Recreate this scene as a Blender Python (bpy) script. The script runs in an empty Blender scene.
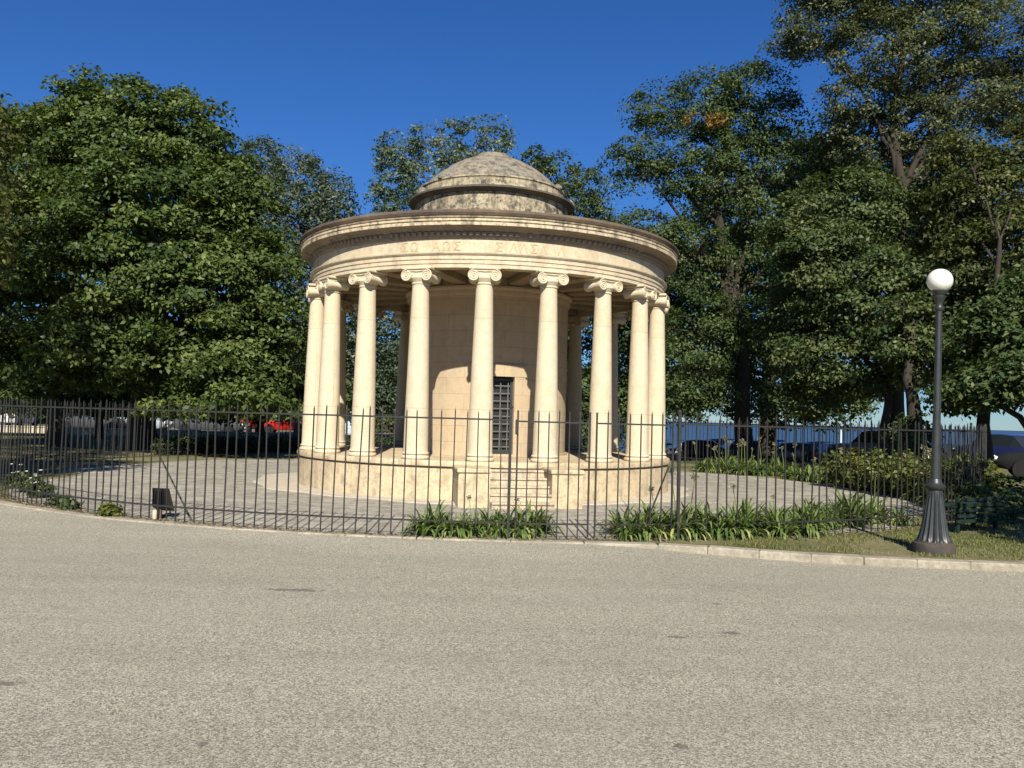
import bpy, math, random
import numpy as np
from mathutils import Vector, Matrix

random.seed(7)
RNG = np.random.default_rng(11)
PI = math.pi
scene = bpy.context.scene
COL = scene.collection

# ------------------------------------------------------------------ camera
F = 828.0
PITCH = math.radians(2.28)
ROLL = math.radians(1.55)
CAMZ = 1.6
cf = np.array([0, math.cos(PITCH), math.sin(PITCH)])
u0 = np.array([0, -math.sin(PITCH), math.cos(PITCH)])
r0 = np.array([1.0, 0, 0])
cu = math.cos(ROLL) * u0 - math.sin(ROLL) * r0
cr = math.cos(ROLL) * r0 + math.sin(ROLL) * u0


def ray(px, py):
    return cf + cr * (px - 512) / F - cu * (py - 384) / F


def G(px, py, z=0.0):
    d = ray(px, py)
    t = (z - CAMZ) / d[2]
    return float(d[0] * t), float(d[1] * t)


def W(px, py, Y):
    d = ray(px, py)
    t = Y / d[1]
    return np.array([d[0] * t, Y, CAMZ + d[2] * t])


cam_data = bpy.data.cameras.new('camera')
cam = bpy.data.objects.new('camera', cam_data)
COL.objects.link(cam)
cam_data.sensor_width = 36.0
cam_data.lens = F / 1024 * 36.0
cam_data.clip_end = 60000
cam_data.clip_start = 0.05
M = Matrix(((cr[0], cu[0], -cf[0], 0), (cr[1], cu[1], -cf[1], 0), (cr[2], cu[2], -cf[2], CAMZ), (0, 0, 0, 1)))
cam.matrix_world = M
scene.camera = cam

# ------------------------------------------------------------------ light
SUN_EL = math.radians(38.0)
SUN_AZ = math.radians(180 - 2.4)
world = bpy.data.worlds.new('World')
scene.world = world
world.use_nodes = True
nt = world.node_tree
nt.nodes.clear()
sky = nt.nodes.new('ShaderNodeTexSky')
sky.sky_type = 'NISHITA'
sky.sun_disc = False
sky.sun_elevation = SUN_EL
sky.sun_rotation = SUN_AZ
sky.altitude = 0
sky.air_density = 1.0
sky.dust_density = 0.0
sky.ozone_density = 4.0
bg = nt.nodes.new('ShaderNodeBackground')
bg.inputs['Strength'].default_value = 0.060
wo = nt.nodes.new('ShaderNodeOutputWorld')
hs = nt.nodes.new('ShaderNodeHueSaturation')
hs.inputs['Saturation'].default_value = 1.12
tn = nt.nodes.new('ShaderNodeMix')
tn.data_type = 'RGBA'
tn.blend_type = 'MULTIPLY'
tn.inputs[0].default_value = 1
geo = nt.nodes.new('ShaderNodeTexCoord')
spz = nt.nodes.new('ShaderNodeSeparateXYZ')
rmp = nt.nodes.new('ShaderNodeValToRGB')
rmp.color_ramp.elements[0].position = 0.0
rmp.color_ramp.elements[0].color = (.42, .60, .86, 1)
rmp.color_ramp.elements[1].position = .30
rmp.color_ramp.elements[1].color = (.66, .79, 1.10, 1)
nt.links.new(geo.outputs['Generated'], spz.inputs[0])
nt.links.new(spz.outputs[2], rmp.inputs[0])
nt.links.new(rmp.outputs[0], tn.inputs[7])
nt.links.new(sky.outputs[0], tn.inputs[6])
nt.links.new(tn.outputs[2], hs.inputs['Color'])
nt.links.new(hs.outputs[0], bg.inputs[0])
nt.links.new(bg.outputs[0], wo.inputs[0])
sd = bpy.data.lights.new('sun', 'SUN')
sd.energy = 5.0
sd.angle = math.radians(0.53)
sd.color = (1.0, 0.94, 0.825)
so = bpy.data.objects.new('sun', sd)
COL.objects.link(so)
sv = Vector((math.sin(SUN_AZ) * math.cos(SUN_EL), math.cos(SUN_AZ) * math.cos(SUN_EL), math.sin(SUN_EL)))
so.rotation_euler = sv.to_track_quat('Z', 'Y').to_euler()
so.location = (0, -20, 30)
scene.view_settings.view_transform = 'Standard'
scene.view_settings.look = 'None'
scene.view_settings.exposure = 0.72
scene.view_settings.gamma = 1
scene.render.engine = 'CYCLES'
scene.cycles.max_bounces = 6
scene.cycles.diffuse_bounces = 3
scene.cycles.glossy_bounces = 2
scene.cycles.transmission_bounces = 3
scene.cycles.transparent_max_bounces = 4
scene.cycles.use_denoising = True


# ------------------------------------------------------------------ materials
class NT:
    def __init__(self, name):
        self.m = bpy.data.materials.new(name)
        self.m.use_nodes = True
        self.t = self.m.node_tree
        self.t.nodes.clear()
        self.out = self.t.nodes.new('ShaderNodeOutputMaterial')
        self.bsdf = self.t.nodes.new('ShaderNodeBsdfPrincipled')
        self.t.links.new(self.bsdf.outputs[0], self.out.inputs[0])
        self.co = self.t.nodes.new('ShaderNodeTexCoord').outputs['Object']

    def n(self, typ, **kw):
        nd = self.t.nodes.new(typ)
        for k, v in kw.items():
            setattr(nd, k, v)
        return nd

    def link(self, a, b):
        self.t.links.new(a, b)

    def map(self, scale=(1, 1, 1), co=None):
        m = self.n('ShaderNodeMapping')
        m.inputs['Scale'].default_value = scale
        self.link(co or self.co, m.inputs[0])
        return m.outputs[0]

    def noise(self, scale, detail=4, rough=.55, co=None):
        n = self.n('ShaderNodeTexNoise')
        n.inputs['Scale'].default_value = scale
        n.inputs['Detail'].default_value = detail
        n.inputs['Roughness'].default_value = rough
        self.link(co or self.co, n.inputs['Vector'])
        return n.outputs['Fac']

    def voro(self, scale, co=None, feature='F1', out='Distance'):
        n = self.n('ShaderNodeTexVoronoi', feature=feature)
        n.inputs['Scale'].default_value = scale
        self.link(co or self.co, n.inputs['Vector'])
        return n.outputs[out]

    def ramp(self, fac, stops):
        r = self.n('ShaderNodeValToRGB')
        e = r.color_ramp.elements
        while len(e) < len(stops):
            e.new(.5)
        for el, (p, c) in zip(e, stops):
            el.position = p
            el.color = (*c, 1) if len(c) == 3 else c
        self.link(fac, r.inputs[0])
        return r.outputs[0]

    def mask(self, fac, lo, hi):
        r = self.n('ShaderNodeMapRange')
        r.inputs[1].default_value = lo
        r.inputs[2].default_value = hi
        self.link(fac, r.inputs[0])
        return r.outputs[0]

    def math(self, op, a, b=None):
        m = self.n('ShaderNodeMath', operation=op)
        for i, v in enumerate((a, b)):
            if v is None:
                continue
            if hasattr(v, 'links'):
                self.link(v, m.inputs[i])
            else:
                m.inputs[i].default_value = v
        return m.outputs[0]

    def mix(self, fac, a, b, mode='MIX'):
        m = self.n('ShaderNodeMix', data_type='RGBA', blend_type=mode)
        for i, v in ((0, fac), (6, a), (7, b)):
            if hasattr(v, 'links'):
                self.link(v, m.inputs[i])
            elif i == 0:
                m.inputs[0].default_value = v
            else:
                m.inputs[i].default_value = (*v, 1)
        return m.outputs[2]

    def done(self, color, rough=.85, bump=None, strength=.3, dist=.01, spec=.3, metallic=0):
        b = self.bsdf
        if hasattr(color, 'links'):
            self.link(color, b.inputs['Base Color'])
        else:
            b.inputs['Base Color'].default_value = (*color, 1)
        if hasattr(rough, 'links'):
            self.link(rough, b.inputs['Roughness'])
        else:
            b.inputs['Roughness'].default_value = rough
        b.inputs['Specular IOR Level'].default_value = spec
        b.inputs['Metallic'].default_value = metallic
        if bump is not None:
            bn = self.n('ShaderNodeBump')
            bn.inputs['Strength'].default_value = strength
            bn.inputs['Distance'].default_value = dist
            self.link(bump, bn.inputs['Height'])
            self.link(bn.outputs[0], b.inputs['Normal'])
        return self.m


def stone(name, base, stain, stain_amt=.35, streak=0.0, dark=(0.06, .055, .045), courses=None, seed=0.0, warm=(.5, .36, .2), blotch=0.0):
    m = NT(name)
    co = m.n('ShaderNodeVectorMath', operation='ADD')
    co.inputs[1].default_value = (seed, seed * .7, seed * .3)
    m.link(m.co, co.inputs[0])
    co = co.outputs[0]
    n1 = m.noise(1.3, 5, .6, co)
    n2 = m.noise(7, 6, .65, co)
    n3 = m.noise(45, 4, .6, co)
    c = m.mix(m.mask(n1, .4, .7), base, warm)
    c = m.mix(.25, base, c)
    c = m.mix(m.math('MULTIPLY', m.mask(n2, .5, .75), stain_amt), c, stain)
    c = m.mix(m.math('MULTIPLY', m.mask(n3, .55, .8), .25), c, stain)
    if streak > 0:
        st = m.noise(1, 5, .6, m.map((5, 5, .45), co))
        n4 = m.noise(2.2, 3, .5, co)
        sm = m.math('MULTIPLY', m.mask(st, .48, .66), m.mask(n4, .35, .6))
        c = m.mix(m.math('MULTIPLY', sm, streak), c, dark)
    if blotch > 0:
        b1 = m.noise(4.5, 6, .72, co)
        b2 = m.noise(16, 5, .7, co)
        bmk = m.math('MAXIMUM', m.mask(b1, .50, .60), m.math('MULTIPLY', m.mask(b2, .52, .62), .8))
        c = m.mix(m.math('MULTIPLY', bmk, blotch), c, dark)
    h = n3
    if courses:
        R, bw, bh, amt = courses
        sx = m.n('ShaderNodeSeparateXYZ')
        m.link(m.co, sx.inputs[0])
        ang = m.math('MULTIPLY', m.math('ARCTAN2', sx.outputs[1], sx.outputs[0]), R)
        cb = m.n('ShaderNodeCombineXYZ')
        m.link(ang, cb.inputs[0])
        m.link(sx.outputs[2], cb.inputs[1])
        br = m.n('ShaderNodeTexBrick')
        br.inputs['Scale'].default_value = 1
        br.inputs['Brick Width'].default_value = bw
        br.inputs['Row Height'].default_value = bh
        br.inputs['Mortar Size'].default_value = .008
        br.inputs['Mortar Smooth'].default_value = .3
        br.inputs['Color1'].default_value = (1, 1, 1, 1)
        br.inputs['Color2'].default_value = (.82, .8, .76, 1)
        br.inputs['Mortar'].default_value = (.35, .3, .25, 1)
        m.link(cb.outputs[0], br.inputs['Vector'])
        c = m.mix(amt, c, br.outputs['Color'], 'MULTIPLY')
    return m.done(c, .9, h, .35, .01, .15)


STONE = (.53, .458, .328)
M = {}
M['shaft'] = stone('column_stone', (.56, .487, .35), (.50, .38, .24), .35, .06, dark=(.3, .23, .15), seed=1, courses=(.22, 9.0, 1.72, .3), blotch=.17)
M['stone'] = stone('limestone', STONE, (.43, .31, .18), .55, .45, dark=(.27, .20, .125), seed=3, blotch=.34)
M['podium'] = stone('podium_stone', (.56, .46, .30), (.38, .30, .20), .7, .6, dark=(.22, .18, .13), seed=5, courses=(4.28, 1.25, .9, .45), blotch=.5)
M['cella'] = stone('cella_stone', (.46, .365, .245), (.38, .27, .17), .4, .15, dark=(.18, .14, .1), seed=7, courses=(1.89, .85, .345, .35), blotch=.14)
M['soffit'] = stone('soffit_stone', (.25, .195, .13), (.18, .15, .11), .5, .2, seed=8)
M['cornice'] = stone('cornice_stone', (.55, .46, .32), (.33, .27, .19), .6, .95, dark=(.06, .052, .042), seed=9, blotch=.62)
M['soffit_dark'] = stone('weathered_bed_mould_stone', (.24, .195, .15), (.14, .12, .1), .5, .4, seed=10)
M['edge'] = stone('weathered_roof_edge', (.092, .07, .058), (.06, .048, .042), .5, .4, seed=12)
M['drum'] = stone('lichen_stone', (.40, .345, .235), (.13, .12, .09), .85, .85, dark=(.05, .047, .04), seed=14, courses=(1.83, .55, .36, .4), blotch=.85)
M['dome'] = stone('dome_stone', (.215, .195, .155), (.085, .078, .066), .85, .5, dark=(.05, .046, .037), seed=16, blotch=.75)
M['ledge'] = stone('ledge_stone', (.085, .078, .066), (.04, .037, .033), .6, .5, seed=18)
M['step'] = stone('step_stone', (.50, .42, .30), (.30, .25, .19), .7, .5, dark=(.15, .13, .1), seed=20, blotch=.45)
M['letter'] = NT('letter_paint').done((.455, .355, .225), .9)


def simple(name, col, rough=.5, spec=.4, metallic=0, var=.25, scale=20):
    m = NT(name)
    n = m.noise(scale, 4, .6)
    c2 = tuple(min(1, v * (1 - var)) for v in col)
    return m.done(m.mix(m.mask(n, .35, .7), col, c2), rough, n, .1, .004, spec, metallic)


M['iron'] = simple('black_painted_iron', (.031, .030, .027), .6, .3, 0, .3)
M['lampiron'] = simple('green_black_cast_iron', (.030, .034, .033), .42, .5, 0, .4, 9)
_m = NT('rusty_lamp_plinth')
M['plinth'] = _m.done(_m.mix(_m.mask(_m.noise(6, 5), .4, .62), (.042, .041, .038), (.075, .055, .043)), .8, _m.noise(30), .3)
M['globe'] = NT('opal_glass').done((.70, .68, .60), .3, spec=.5)
M['black'] = simple('black_plastic', (.012, .012, .013), .45, .4)
M['glass'] = NT('dark_glass').done((.02, .025, .03), .08, spec=.6)
M['rubber'] = simple('tyre_rubber', (.015, .015, .015), .8, .2)
M['rim'] = simple('wheel_rim', (.35, .35, .36), .4, .5, .6)
M['lampred'] = NT('tail_lamp').done((.4, .02, .02), .2)
M['lampclear'] = NT('head_lamp').done((.7, .72, .74), .12)
M['bench'] = simple('green_painted_wood', (.014, .028, .02), .7, .2, 0, .4)
M['bark'] = stone('bark', (.045, .037, .029), (.02, .018, .014), .8, .4, dark=(.016, .014, .012), seed=30, warm=(.05, .04, .03))
M['palebark'] = stone('pale_bark', (.17, .14, .11), (.07, .06, .05), .7, .4, dark=(.04, .035, .03), seed=31, warm=(.15, .12, .09))
M['concrete'] = stone('pale_concrete', (.47, .42, .33), (.30, .27, .21), .7, .3, dark=(.2, .18, .14), seed=33, blotch=.3)


def leafmat(name, c0, c1, c2, trans=.36, rough=.45, spec=.35):
    m = NT(name)
    at = m.n('ShaderNodeAttribute', attribute_name='tone')
    col = m.ramp(at.outputs['Fac'], [(0.05, c0), (.5, c1), (.97, c2)])
    m.done(col, max(rough, .5), spec=min(spec, .25))
    tr = m.n('ShaderNodeBsdfTranslucent')
    col2 = m.mix(1, col, (1.0, 1.0, .45), 'MULTIPLY')
    m.link(col2, tr.inputs[0])
    mx = m.n('ShaderNodeMixShader')
    mx.inputs[0].default_value = trans
    m.link(m.bsdf.outputs[0], mx.inputs[1])
    m.link(tr.outputs[0], mx.inputs[2])
    m.link(mx.outputs[0], m.out.inputs[0])
    return m.m


M['leaf_deep'] = leafmat('leaf_deep_green', (.034, .058, .015), (.084, .124, .031), (.185, .225, .068))
M['leaf_dark'] = leafmat('leaf_dark_green', (.034, .060, .020), (.070, .108, .036), (.155, .18, .066))
M['leaf_silver'] = leafmat('leaf_silver_green', (.040, .062, .034), (.085, .115, .068), (.24, .27, .19), rough=.4)
M['leaf_airy'] = leafmat('leaf_airy_green', (.040, .066, .023), (.082, .118, .041), (.175, .19, .072))
M['leaf_poplar'] = leafmat('leaf_poplar_green', (.055, .085, .045), (.115, .16, .088), (.26, .29, .19))
M['leaf_greyolive'] = leafmat('leaf_grey_olive', (.048, .066, .030), (.102, .124, .056), (.22, .22, .115))
M['leaf_orange'] = leafmat('leaf_orange', (.13, .08, .02), (.26, .16, .04), (.36, .24, .07))
M['leaf_olive'] = leafmat('leaf_olive', (.038, .052, .017), (.078, .098, .030), (.17, .165, .055))
M['leaf_yellow'] = leafmat('leaf_yellow_green', (.045, .055, .014), (.085, .098, .025), (.19, .17, .045))
M['leaf_shrub'] = leafmat('leaf_yellow_shrub', (.05, .07, .015), (.115, .14, .03), (.24, .24, .06))
M['strap'] = leafmat('strap_leaf', (.055, .10, .024), (.155, .22, .060), (.44, .42, .17), .38, .35, .5)
M['seedhead'] = leafmat('pale_seed_head', (.2, .2, .11), (.32, .30, .19), (.42, .38, .30))
M['lilac'] = leafmat('lilac_flower', (.2, .19, .3), (.3, .28, .4), (.4, .38, .48))
M['whiteflower'] = NT('white_petals').done((.75, .75, .70), .6)
M['grassblade'] = leafmat('grass_blade', (.065, .085, .022), (.15, .17, .052), (.34, .30, .14), .3)

# asphalt road
m = NT('worn_asphalt')
v = m.voro(105, out='Color')
sp = m.n('ShaderNodeSeparateColor')
m.link(v, sp.inputs[0])
v2 = m.voro(190, out='Color')
sp2 = m.n('ShaderNodeSeparateColor')
m.link(v2, sp2.inputs[0])
spk = m.math('ADD', m.math('MULTIPLY', sp.outputs[0], .55), m.math('MULTIPLY', sp2.outputs[1], .45))
c = m.ramp(spk, [(.20, (.095, .088, .066)), (.5, (.272, .252, .190)), (.82, (.52, .485, .372))])
big = m.noise(.35, 4, .6)
mid = m.noise(1.6, 5, .65, m.map((.16, 1.0, 1)))
c = m.mix(m.math('MULTIPLY', m.mask(big, .35, .68), .30), c, (.32, .297, .235))
c = m.mix(m.math('MULTIPLY', m.mask(mid, .42, .68), .26), c, (.155, .145, .118))
# a few cracked spots and tar marks with a shape of their own
nz = m.noise(9, 4, .6)
for (px, py, a, b) in ((298, 590, .30, .06), (733, 633, .12, .055), (678, 637, .16, .03), (4, 683, .1, .05), (716, 604, .07, .03), (203, 745, .035, .03), (680, 746, .03, .025)):
    gx, gy = G(px, py, -.1)
    mp = m.n('ShaderNodeMapping')
    mp.inputs['Location'].default_value = (-gx / a, -gy / b, 0)
    mp.inputs['Scale'].default_value = (1 / a, 1 / b, 0)
    m.link(m.co, mp.inputs[0])
    ln = m.n('ShaderNodeVectorMath', operation='LENGTH')
    m.link(mp.outputs[0], ln.inputs[0])
    d = m.math('ADD', ln.outputs['Value'], m.math('MULTIPLY', m.math('SUBTRACT', nz, .5), 4.2))
    k = m.n('ShaderNodeMapRange')
    k.inputs[1].default_value = 1.05
    k.inputs[2].default_value = .6
    m.link(d, k.inputs[0])
    c = m.mix(m.math('MULTIPLY', k.outputs[0], .6), c, (.06, .055, .046))
M['road'] = m.done(c, .85, spk, .55, .006, .25)

# paving inside the fence: worn grey setts
m = NT('worn_stone_setts')
br = m.voro(7.5, feature='DISTANCE_TO_EDGE')
cell = m.voro(7.5, out='Color')
sp = m.n('ShaderNodeSeparateColor')
m.link(cell, sp.inputs[0])
c = m.ramp(sp.outputs[0], [(.0, (.215, .196, .158)), (.5, (.285, .262, .212)), (1, (.355, .328, .268))])
c = m.mix(m.math('MULTIPLY', m.mask(br, .05, .0), .35), c, (.17, .15, .12))
n1 = m.noise(.7, 5, .65, m.map((.6, 1.5, 1)))
c = m.mix(m.math('MULTIPLY', m.mask(n1, .48, .68), .6), c, (.42, .38, .30))
n2 = m.noise(3, 5, .65)
c = m.mix(m.math('MULTIPLY', m.mask(n2, .48, .68), .65), c, (.15, .137, .112))
M['paving'] = m.done(c, .9, m.math('ADD', m.mask(br, 0, .06), m.noise(30, 3)), .4, .008, .2)

# lawn / park earth
m = NT('dry_park_grass')
n1 = m.noise(.45, 5, .65)
n2 = m.noise(6, 6, .7)
n3 = m.noise(60, 3, .7)
c = m.mix(m.mask(n1, .38, .62), (.09, .10, .036), (.24, .20, .115))
c = m.mix(m.math('MULTIPLY', m.mask(n2, .4, .7), .6), c, (.05, .066, .022))
c = m.mix(m.math('MULTIPLY', m.mask(n3, .5, .7), .3), c, (.24, .205, .12))
M['grass'] = m.done(c, .95, n3, .6, .02, .1)

m = NT('kerb_stone')
n1 = m.noise(2.0, 5, .65)
n2 = m.noise(22, 5, .65)
c = m.mix(m.mask(n1, .4, .65), (.37, .33, .255), (.21, .185, .14))
c = m.mix(m.math('MULTIPLY', m.mask(n2, .45, .68), .7), c, (.19, .165, .12))
M['kerb'] = m.done(c, .9, n2, .4, .01, .2)

m = NT('sea_water')
n1 = m.noise(.05, 5, .6, m.map((1, 2.5, 1)))
M['sea'] = m.done(m.mix(n1, (.022, .052, .095), (.035, .075, .125)), .5, n1, .3, .3, .35)
M['asphalt_far'] = simple('quay_asphalt', (.16, .15, .13), .9, .2, 0, .3, 3)


def paint(name, col):
    return NT(name).done(col, .25, spec=.5)


# ------------------------------------------------------------------ mesh tools
class MB:
    def __init__(self):
        self.v = []
        self.f = []

    def add(self, vs, fs):
        o = len(self.v)
        self.v += [tuple(map(float, p)) for p in vs]
        self.f += [tuple(i + o for i in f) for f in fs]
        return self

    def box(self, c, s, rz=0.0, bev=0.0, top=1.0):
        x, y, z = (q / 2 for q in s)
        ca, sa = math.cos(rz), math.sin(rz)
        pts = []
        if bev <= 0:
            raw = [(-x, -y, -z), (x, -y, -z), (x, y, -z), (-x, y, -z), (-x * top, -y * top, z), (x * top, -y * top, z), (x * top, y * top, z), (-x * top, y * top, z)]
            fs = [(3, 2, 1, 0), (4, 5, 6, 7), (0, 1, 5, 4), (1, 2, 6, 5), (2, 3, 7, 6), (3, 0, 4, 7)]
        else:
            b = bev
            raw = []
            for zz, i in ((-z, 0), (-z + b, 1), (z - b, 1), (z, 0)):
                e = b * (1 - i)
                for sx, sy in ((-1, -1), (1, -1), (1, 1), (-1, 1)):
                    raw.append((sx * (x - e), sy * (y - e), zz))
            fs = [(3, 2, 1, 0), (12, 13, 14, 15)]
            for k in range(3):
                for j in range(4):
                    a = k * 4 + j
                    bb = k * 4 + (j + 1) % 4
                    fs.append((a, bb, bb + 4, a + 4))
        for (px, py, pz) in raw:
            pts.append((c[0] + px * ca - py * sa, c[1] + px * sa + py * ca, c[2] + pz))
        return self.add(pts, fs)

    def lathe(self, prof, n=48, c=(0, 0, 0), flute=None, a0=0.0, a1=None):
        full = a1 is None
        if full:
            a1 = a0 + 2 * PI
        m = n if full else n + 1
        vs = []
        for i, (r, z) in enumerate(prof):
            for k in range(m):
                a = a0 + (a1 - a0) * k / n
                rr = r
                if flute and flute[2] <= i <= flute[3]:
                    rr = r * (1 - flute[1] * (0.5 - 0.5 * math.cos(flute[0] * a)) ** .7)
                vs.append((c[0] + rr * math.cos(a), c[1] + rr * math.sin(a), c[2] + z))
        fs = []
        for i in range(len(prof) - 1):
            for k in range(n):
                k2 = (k + 1) % m
                fs.append((i * m + k, i * m + k2, (i + 1) * m + k2, (i + 1) * m + k))
        if full:
            if prof[0][0] > 1e-4:
                fs.append(tuple(range(m))[::-1])
            if prof[-1][0] > 1e-4:
                fs.append(tuple((len(prof) - 1) * m + k for k in range(m)))
        return self.add(vs, fs)

    def ring(self, prof, n=96, c=(0, 0, 0), flutes=None):
        """closed profile swept all round (a solid ring)"""
        vs, fs = [], []
        for (r, z) in prof:
            for k in range(n):
                a = 2 * PI * k / n
                vs.append((c[0] + r * math.cos(a), c[1] + r * math.sin(a), c[2] + z))
        L = len(prof)
        for i in range(L):
            j = (i + 1) % L
            for k in range(n):
                k2 = (k + 1) % n
                fs.append((i * n + k, i * n + k2, j * n + k2, j * n + k))
        return self.add(vs, fs)

    def tube(self, pts, rad, n=8, cap=True):
        pts = [Vector(p) for p in pts]
        if not hasattr(rad, '__len__'):
            rad = [rad] * len(pts)
        vs, fs = [], []
        ref = None
        for i, p in enumerate(pts):
            d = (pts[min(i + 1, len(pts) - 1)] - pts[max(i - 1, 0)]).normalized()
            if ref is None:
                ref = Vector((1, 0, 0)) if abs(d.x) < .8 else Vector((0, 1, 0))
            a = (ref - d * ref.dot(d)).normalized()
            ref = a
            b = d.cross(a)
            for k in range(n):
                t = 2 * PI * k / n
                vs.append(p + (a * math.cos(t) + b * math.sin(t)) * rad[i])
        for i in range(len(pts) - 1):
            for k in range(n):
                k2 = (k + 1) % n
                fs.append((i * n + k, i * n + k2, (i + 1) * n + k2, (i + 1) * n + k))
        if cap:
            fs.append(tuple(range(n))[::-1])
            fs.append(tuple((len(pts) - 1) * n + k for k in range(n)))
        return self.add(vs, fs)

    def xform(self, mat):
        self.v = [tuple(mat @ Vector(p)) for p in self.v]
        return self

    def mesh(self, name, mat=None, smooth=None):
        me = bpy.data.meshes.new(name)
        me.from_pydata(self.v, [], self.f)
        if mat:
            me.materials.append(mat)
        if smooth is not None:
            me.polygons.foreach_set('use_smooth', [True] * len(me.polygons))
            me.set_sharp_from_angle(angle=math.radians(smooth))
        me.update()
        return me

    def build(self, name, mat, parent=None, smooth=None, loc=None, rz=0):
        return link(name, self.mesh(name, mat, smooth), parent, loc, rz)


def link(name, me, parent=None, loc=None, rz=0):
    o = bpy.data.objects.new(name, me)
    COL.objects.link(o)
    if parent:
        o.parent = parent
    if loc is not None:
        o.location = loc
    if rz:
        o.rotation_euler = (0, 0, rz)
    return o


def tag(o, label=None, cat=None, group=None, kind=None):
    if label:
        o['label'] = label
    if cat:
        o['category'] = cat
    if group:
        o['group'] = group
    if kind:
        o['kind'] = kind
    return o


def thing(name, label, cat, loc=(0, 0, 0), rz=0, group=None):
    o = link(name, None, None, loc, rz)
    o.empty_display_size = .2
    return tag(o, label, cat, group)


def kids(o):
    return [c for c in bpy.data.objects if c.parent == o]


def copy_tree(o, parent=None):
    c = o.copy()
    COL.objects.link(c)
    c.parent = parent
    for ch in kids(o):
        copy_tree(ch, c)
    return c


# ------------------------------------------------------------------ setting: ground, road, sea
FC = (-.55, 22.75)
FR = 11.8
KL = [(-160, 19), (-40, 17), (-18, 16.2), (-12.2, 15.6), (-10.2, 14.85), (-8.1, 13.25), (-5.9, 11.92), (-3.5, 11.12), (-1.47, 10.80), (.1, 10.74), (1.3, 10.78),
      (1.8, 10.78), (2.4, 10.64), (2.7, 10.55), (3.5, 10.26), (4.1, 10.13), (5.9, 9.98), (6.4, 9.95), (10, 9.8), (40, 9.0), (160, 8.0)]
KX = np.array([p[0] for p in KL])
KY = np.array([p[1] for p in KL])


def kerbY(x):
    return float(np.interp(x, KX, KY))


def gz(x, y):
    """ground height: flat park, sinking to the quay on the seaward right"""
    side = min(1, max(0, (x + 2) / 10))
    a = min(1, max(0, (y - 35) / 12))
    a = a * a * (3 - 2 * a)
    z = -.85 * a * side
    if y > 63:
        z -= min(1, (y - 63) / 3) * 5 * side
    return z


xs = sorted(set(np.concatenate([np.linspace(-160, -20, 15), np.linspace(-20, 30, 101), np.linspace(30, 160, 14)]).round(3)))
rows = [0, .6, 1.5, 3, 5, 8, 12, 16, 20, 24, 26, 28, 30, 32, 34, 36, 38, 42, 46, 50, 52, 53.5, 55, 57, 60, 80, 120, 200]
vs, fs = [], []
for x in xs:
    k = kerbY(x) + .2
    for r in rows:
        y = k + r
        vs.append((x, y, gz(x, y)))
nr = len(rows)
for i in range(len(xs) - 1):
    for j in range(nr - 1):
        fs.append((i * nr + j, (i + 1) * nr + j, (i + 1) * nr + j + 1, i * nr + j + 1))
tag(MB().add(vs, fs).build('ground', M['grass'], smooth=60), kind='structure')
vs, fs = [], []
for x in xs:
    k = kerbY(x) + .02
    lf_ = min(1, max(.22, (3.0 - x) / 1.7))
    for y in (-90, -30, -8, 0, 3, 6, k - 1.6):
        vs.append((x, y, -.10))
    for q in (.25, .5, .75, 1):
        vs.append((x, k - 1.6 + 1.6 * q, -.10 + .085 * lf_ * q * q))
for i in range(len(xs) - 1):
    for j in range(10):
        fs.append((i * 11 + j, (i + 1) * 11 + j, (i + 1) * 11 + j + 1, i * 11 + j + 1))
tag(MB().add(vs, fs).build('road', M['road']), kind='structure')
MB_sea = MB().add([(-40000, 55, -3.6), (40000, 55, -3.6), (40000, 45000, -3.6), (-40000, 45000, -3.6)], [(0, 1, 2, 3)])
tag(MB_sea.build('sea', M['sea']), kind='structure')
# quay road on the right behind the park
vs, fs = [], []
qx = list(np.linspace(4, 120, 40))
qy = list(np.linspace(41, 62.5, 12))
for x in qx:
    for y in qy:
        vs.append((x, y, gz(x, y) + .02))
for i in range(len(qx) - 1):
    for j in range(len(qy) - 1):
        a = i * len(qy) + j
        fs.append((a, a + len(qy), a + len(qy) + 1, a + 1))
tag(MB().add(vs, fs).build('quay_road', M['asphalt_far']), kind='structure')
MB().add([(-120, 47.5, .012), (-3, 47.5, .012), (-3, 66, .012), (-120, 66, .012)], [(0, 1, 2, 3)])
tag(MB().add([(-120, 47.5, .012), (-3, 47.5, .012), (-3, 66, .012), (-120, 66, .012)], [(0, 1, 2, 3)]).build('street', M['asphalt_far']), kind='structure')

# kerb: separate blocks with open joints along the curve
kb = MB()
pts = []
x = -30.0
while x < 40:
    pts.append((x, kerbY(x)))
    st = .62 if x > 1.5 else .95
    sl = (kerbY(x + .1) - kerbY(x)) / .1
    x += st / math.sqrt(1 + sl * sl)
for (p, q) in zip(pts[:-1], pts[1:]):
    dx, dy = q[0] - p[0], q[1] - p[1]
    L = math.hypot(dx, dy)
    a = math.atan2(dy, dx)
    mx, my = (p[0] + q[0]) / 2, (p[1] + q[1]) / 2
    right = p[0] > 1.4
    h = .004 if not right else .012 + random.uniform(-.006, .008)
    wd = .2
    nx, ny = -math.sin(a), math.cos(a)
    off = wd / 2 + random.uniform(-.008, .008)
    kb.box((mx + nx * off, my + ny * off, h / 2 - .13), (L - random.uniform(.003, .012), wd, .26 + h), a + random.uniform(-.006, .006), .012)
tag(kb.build('kerb', M['kerb']), kind='structure')

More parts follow.
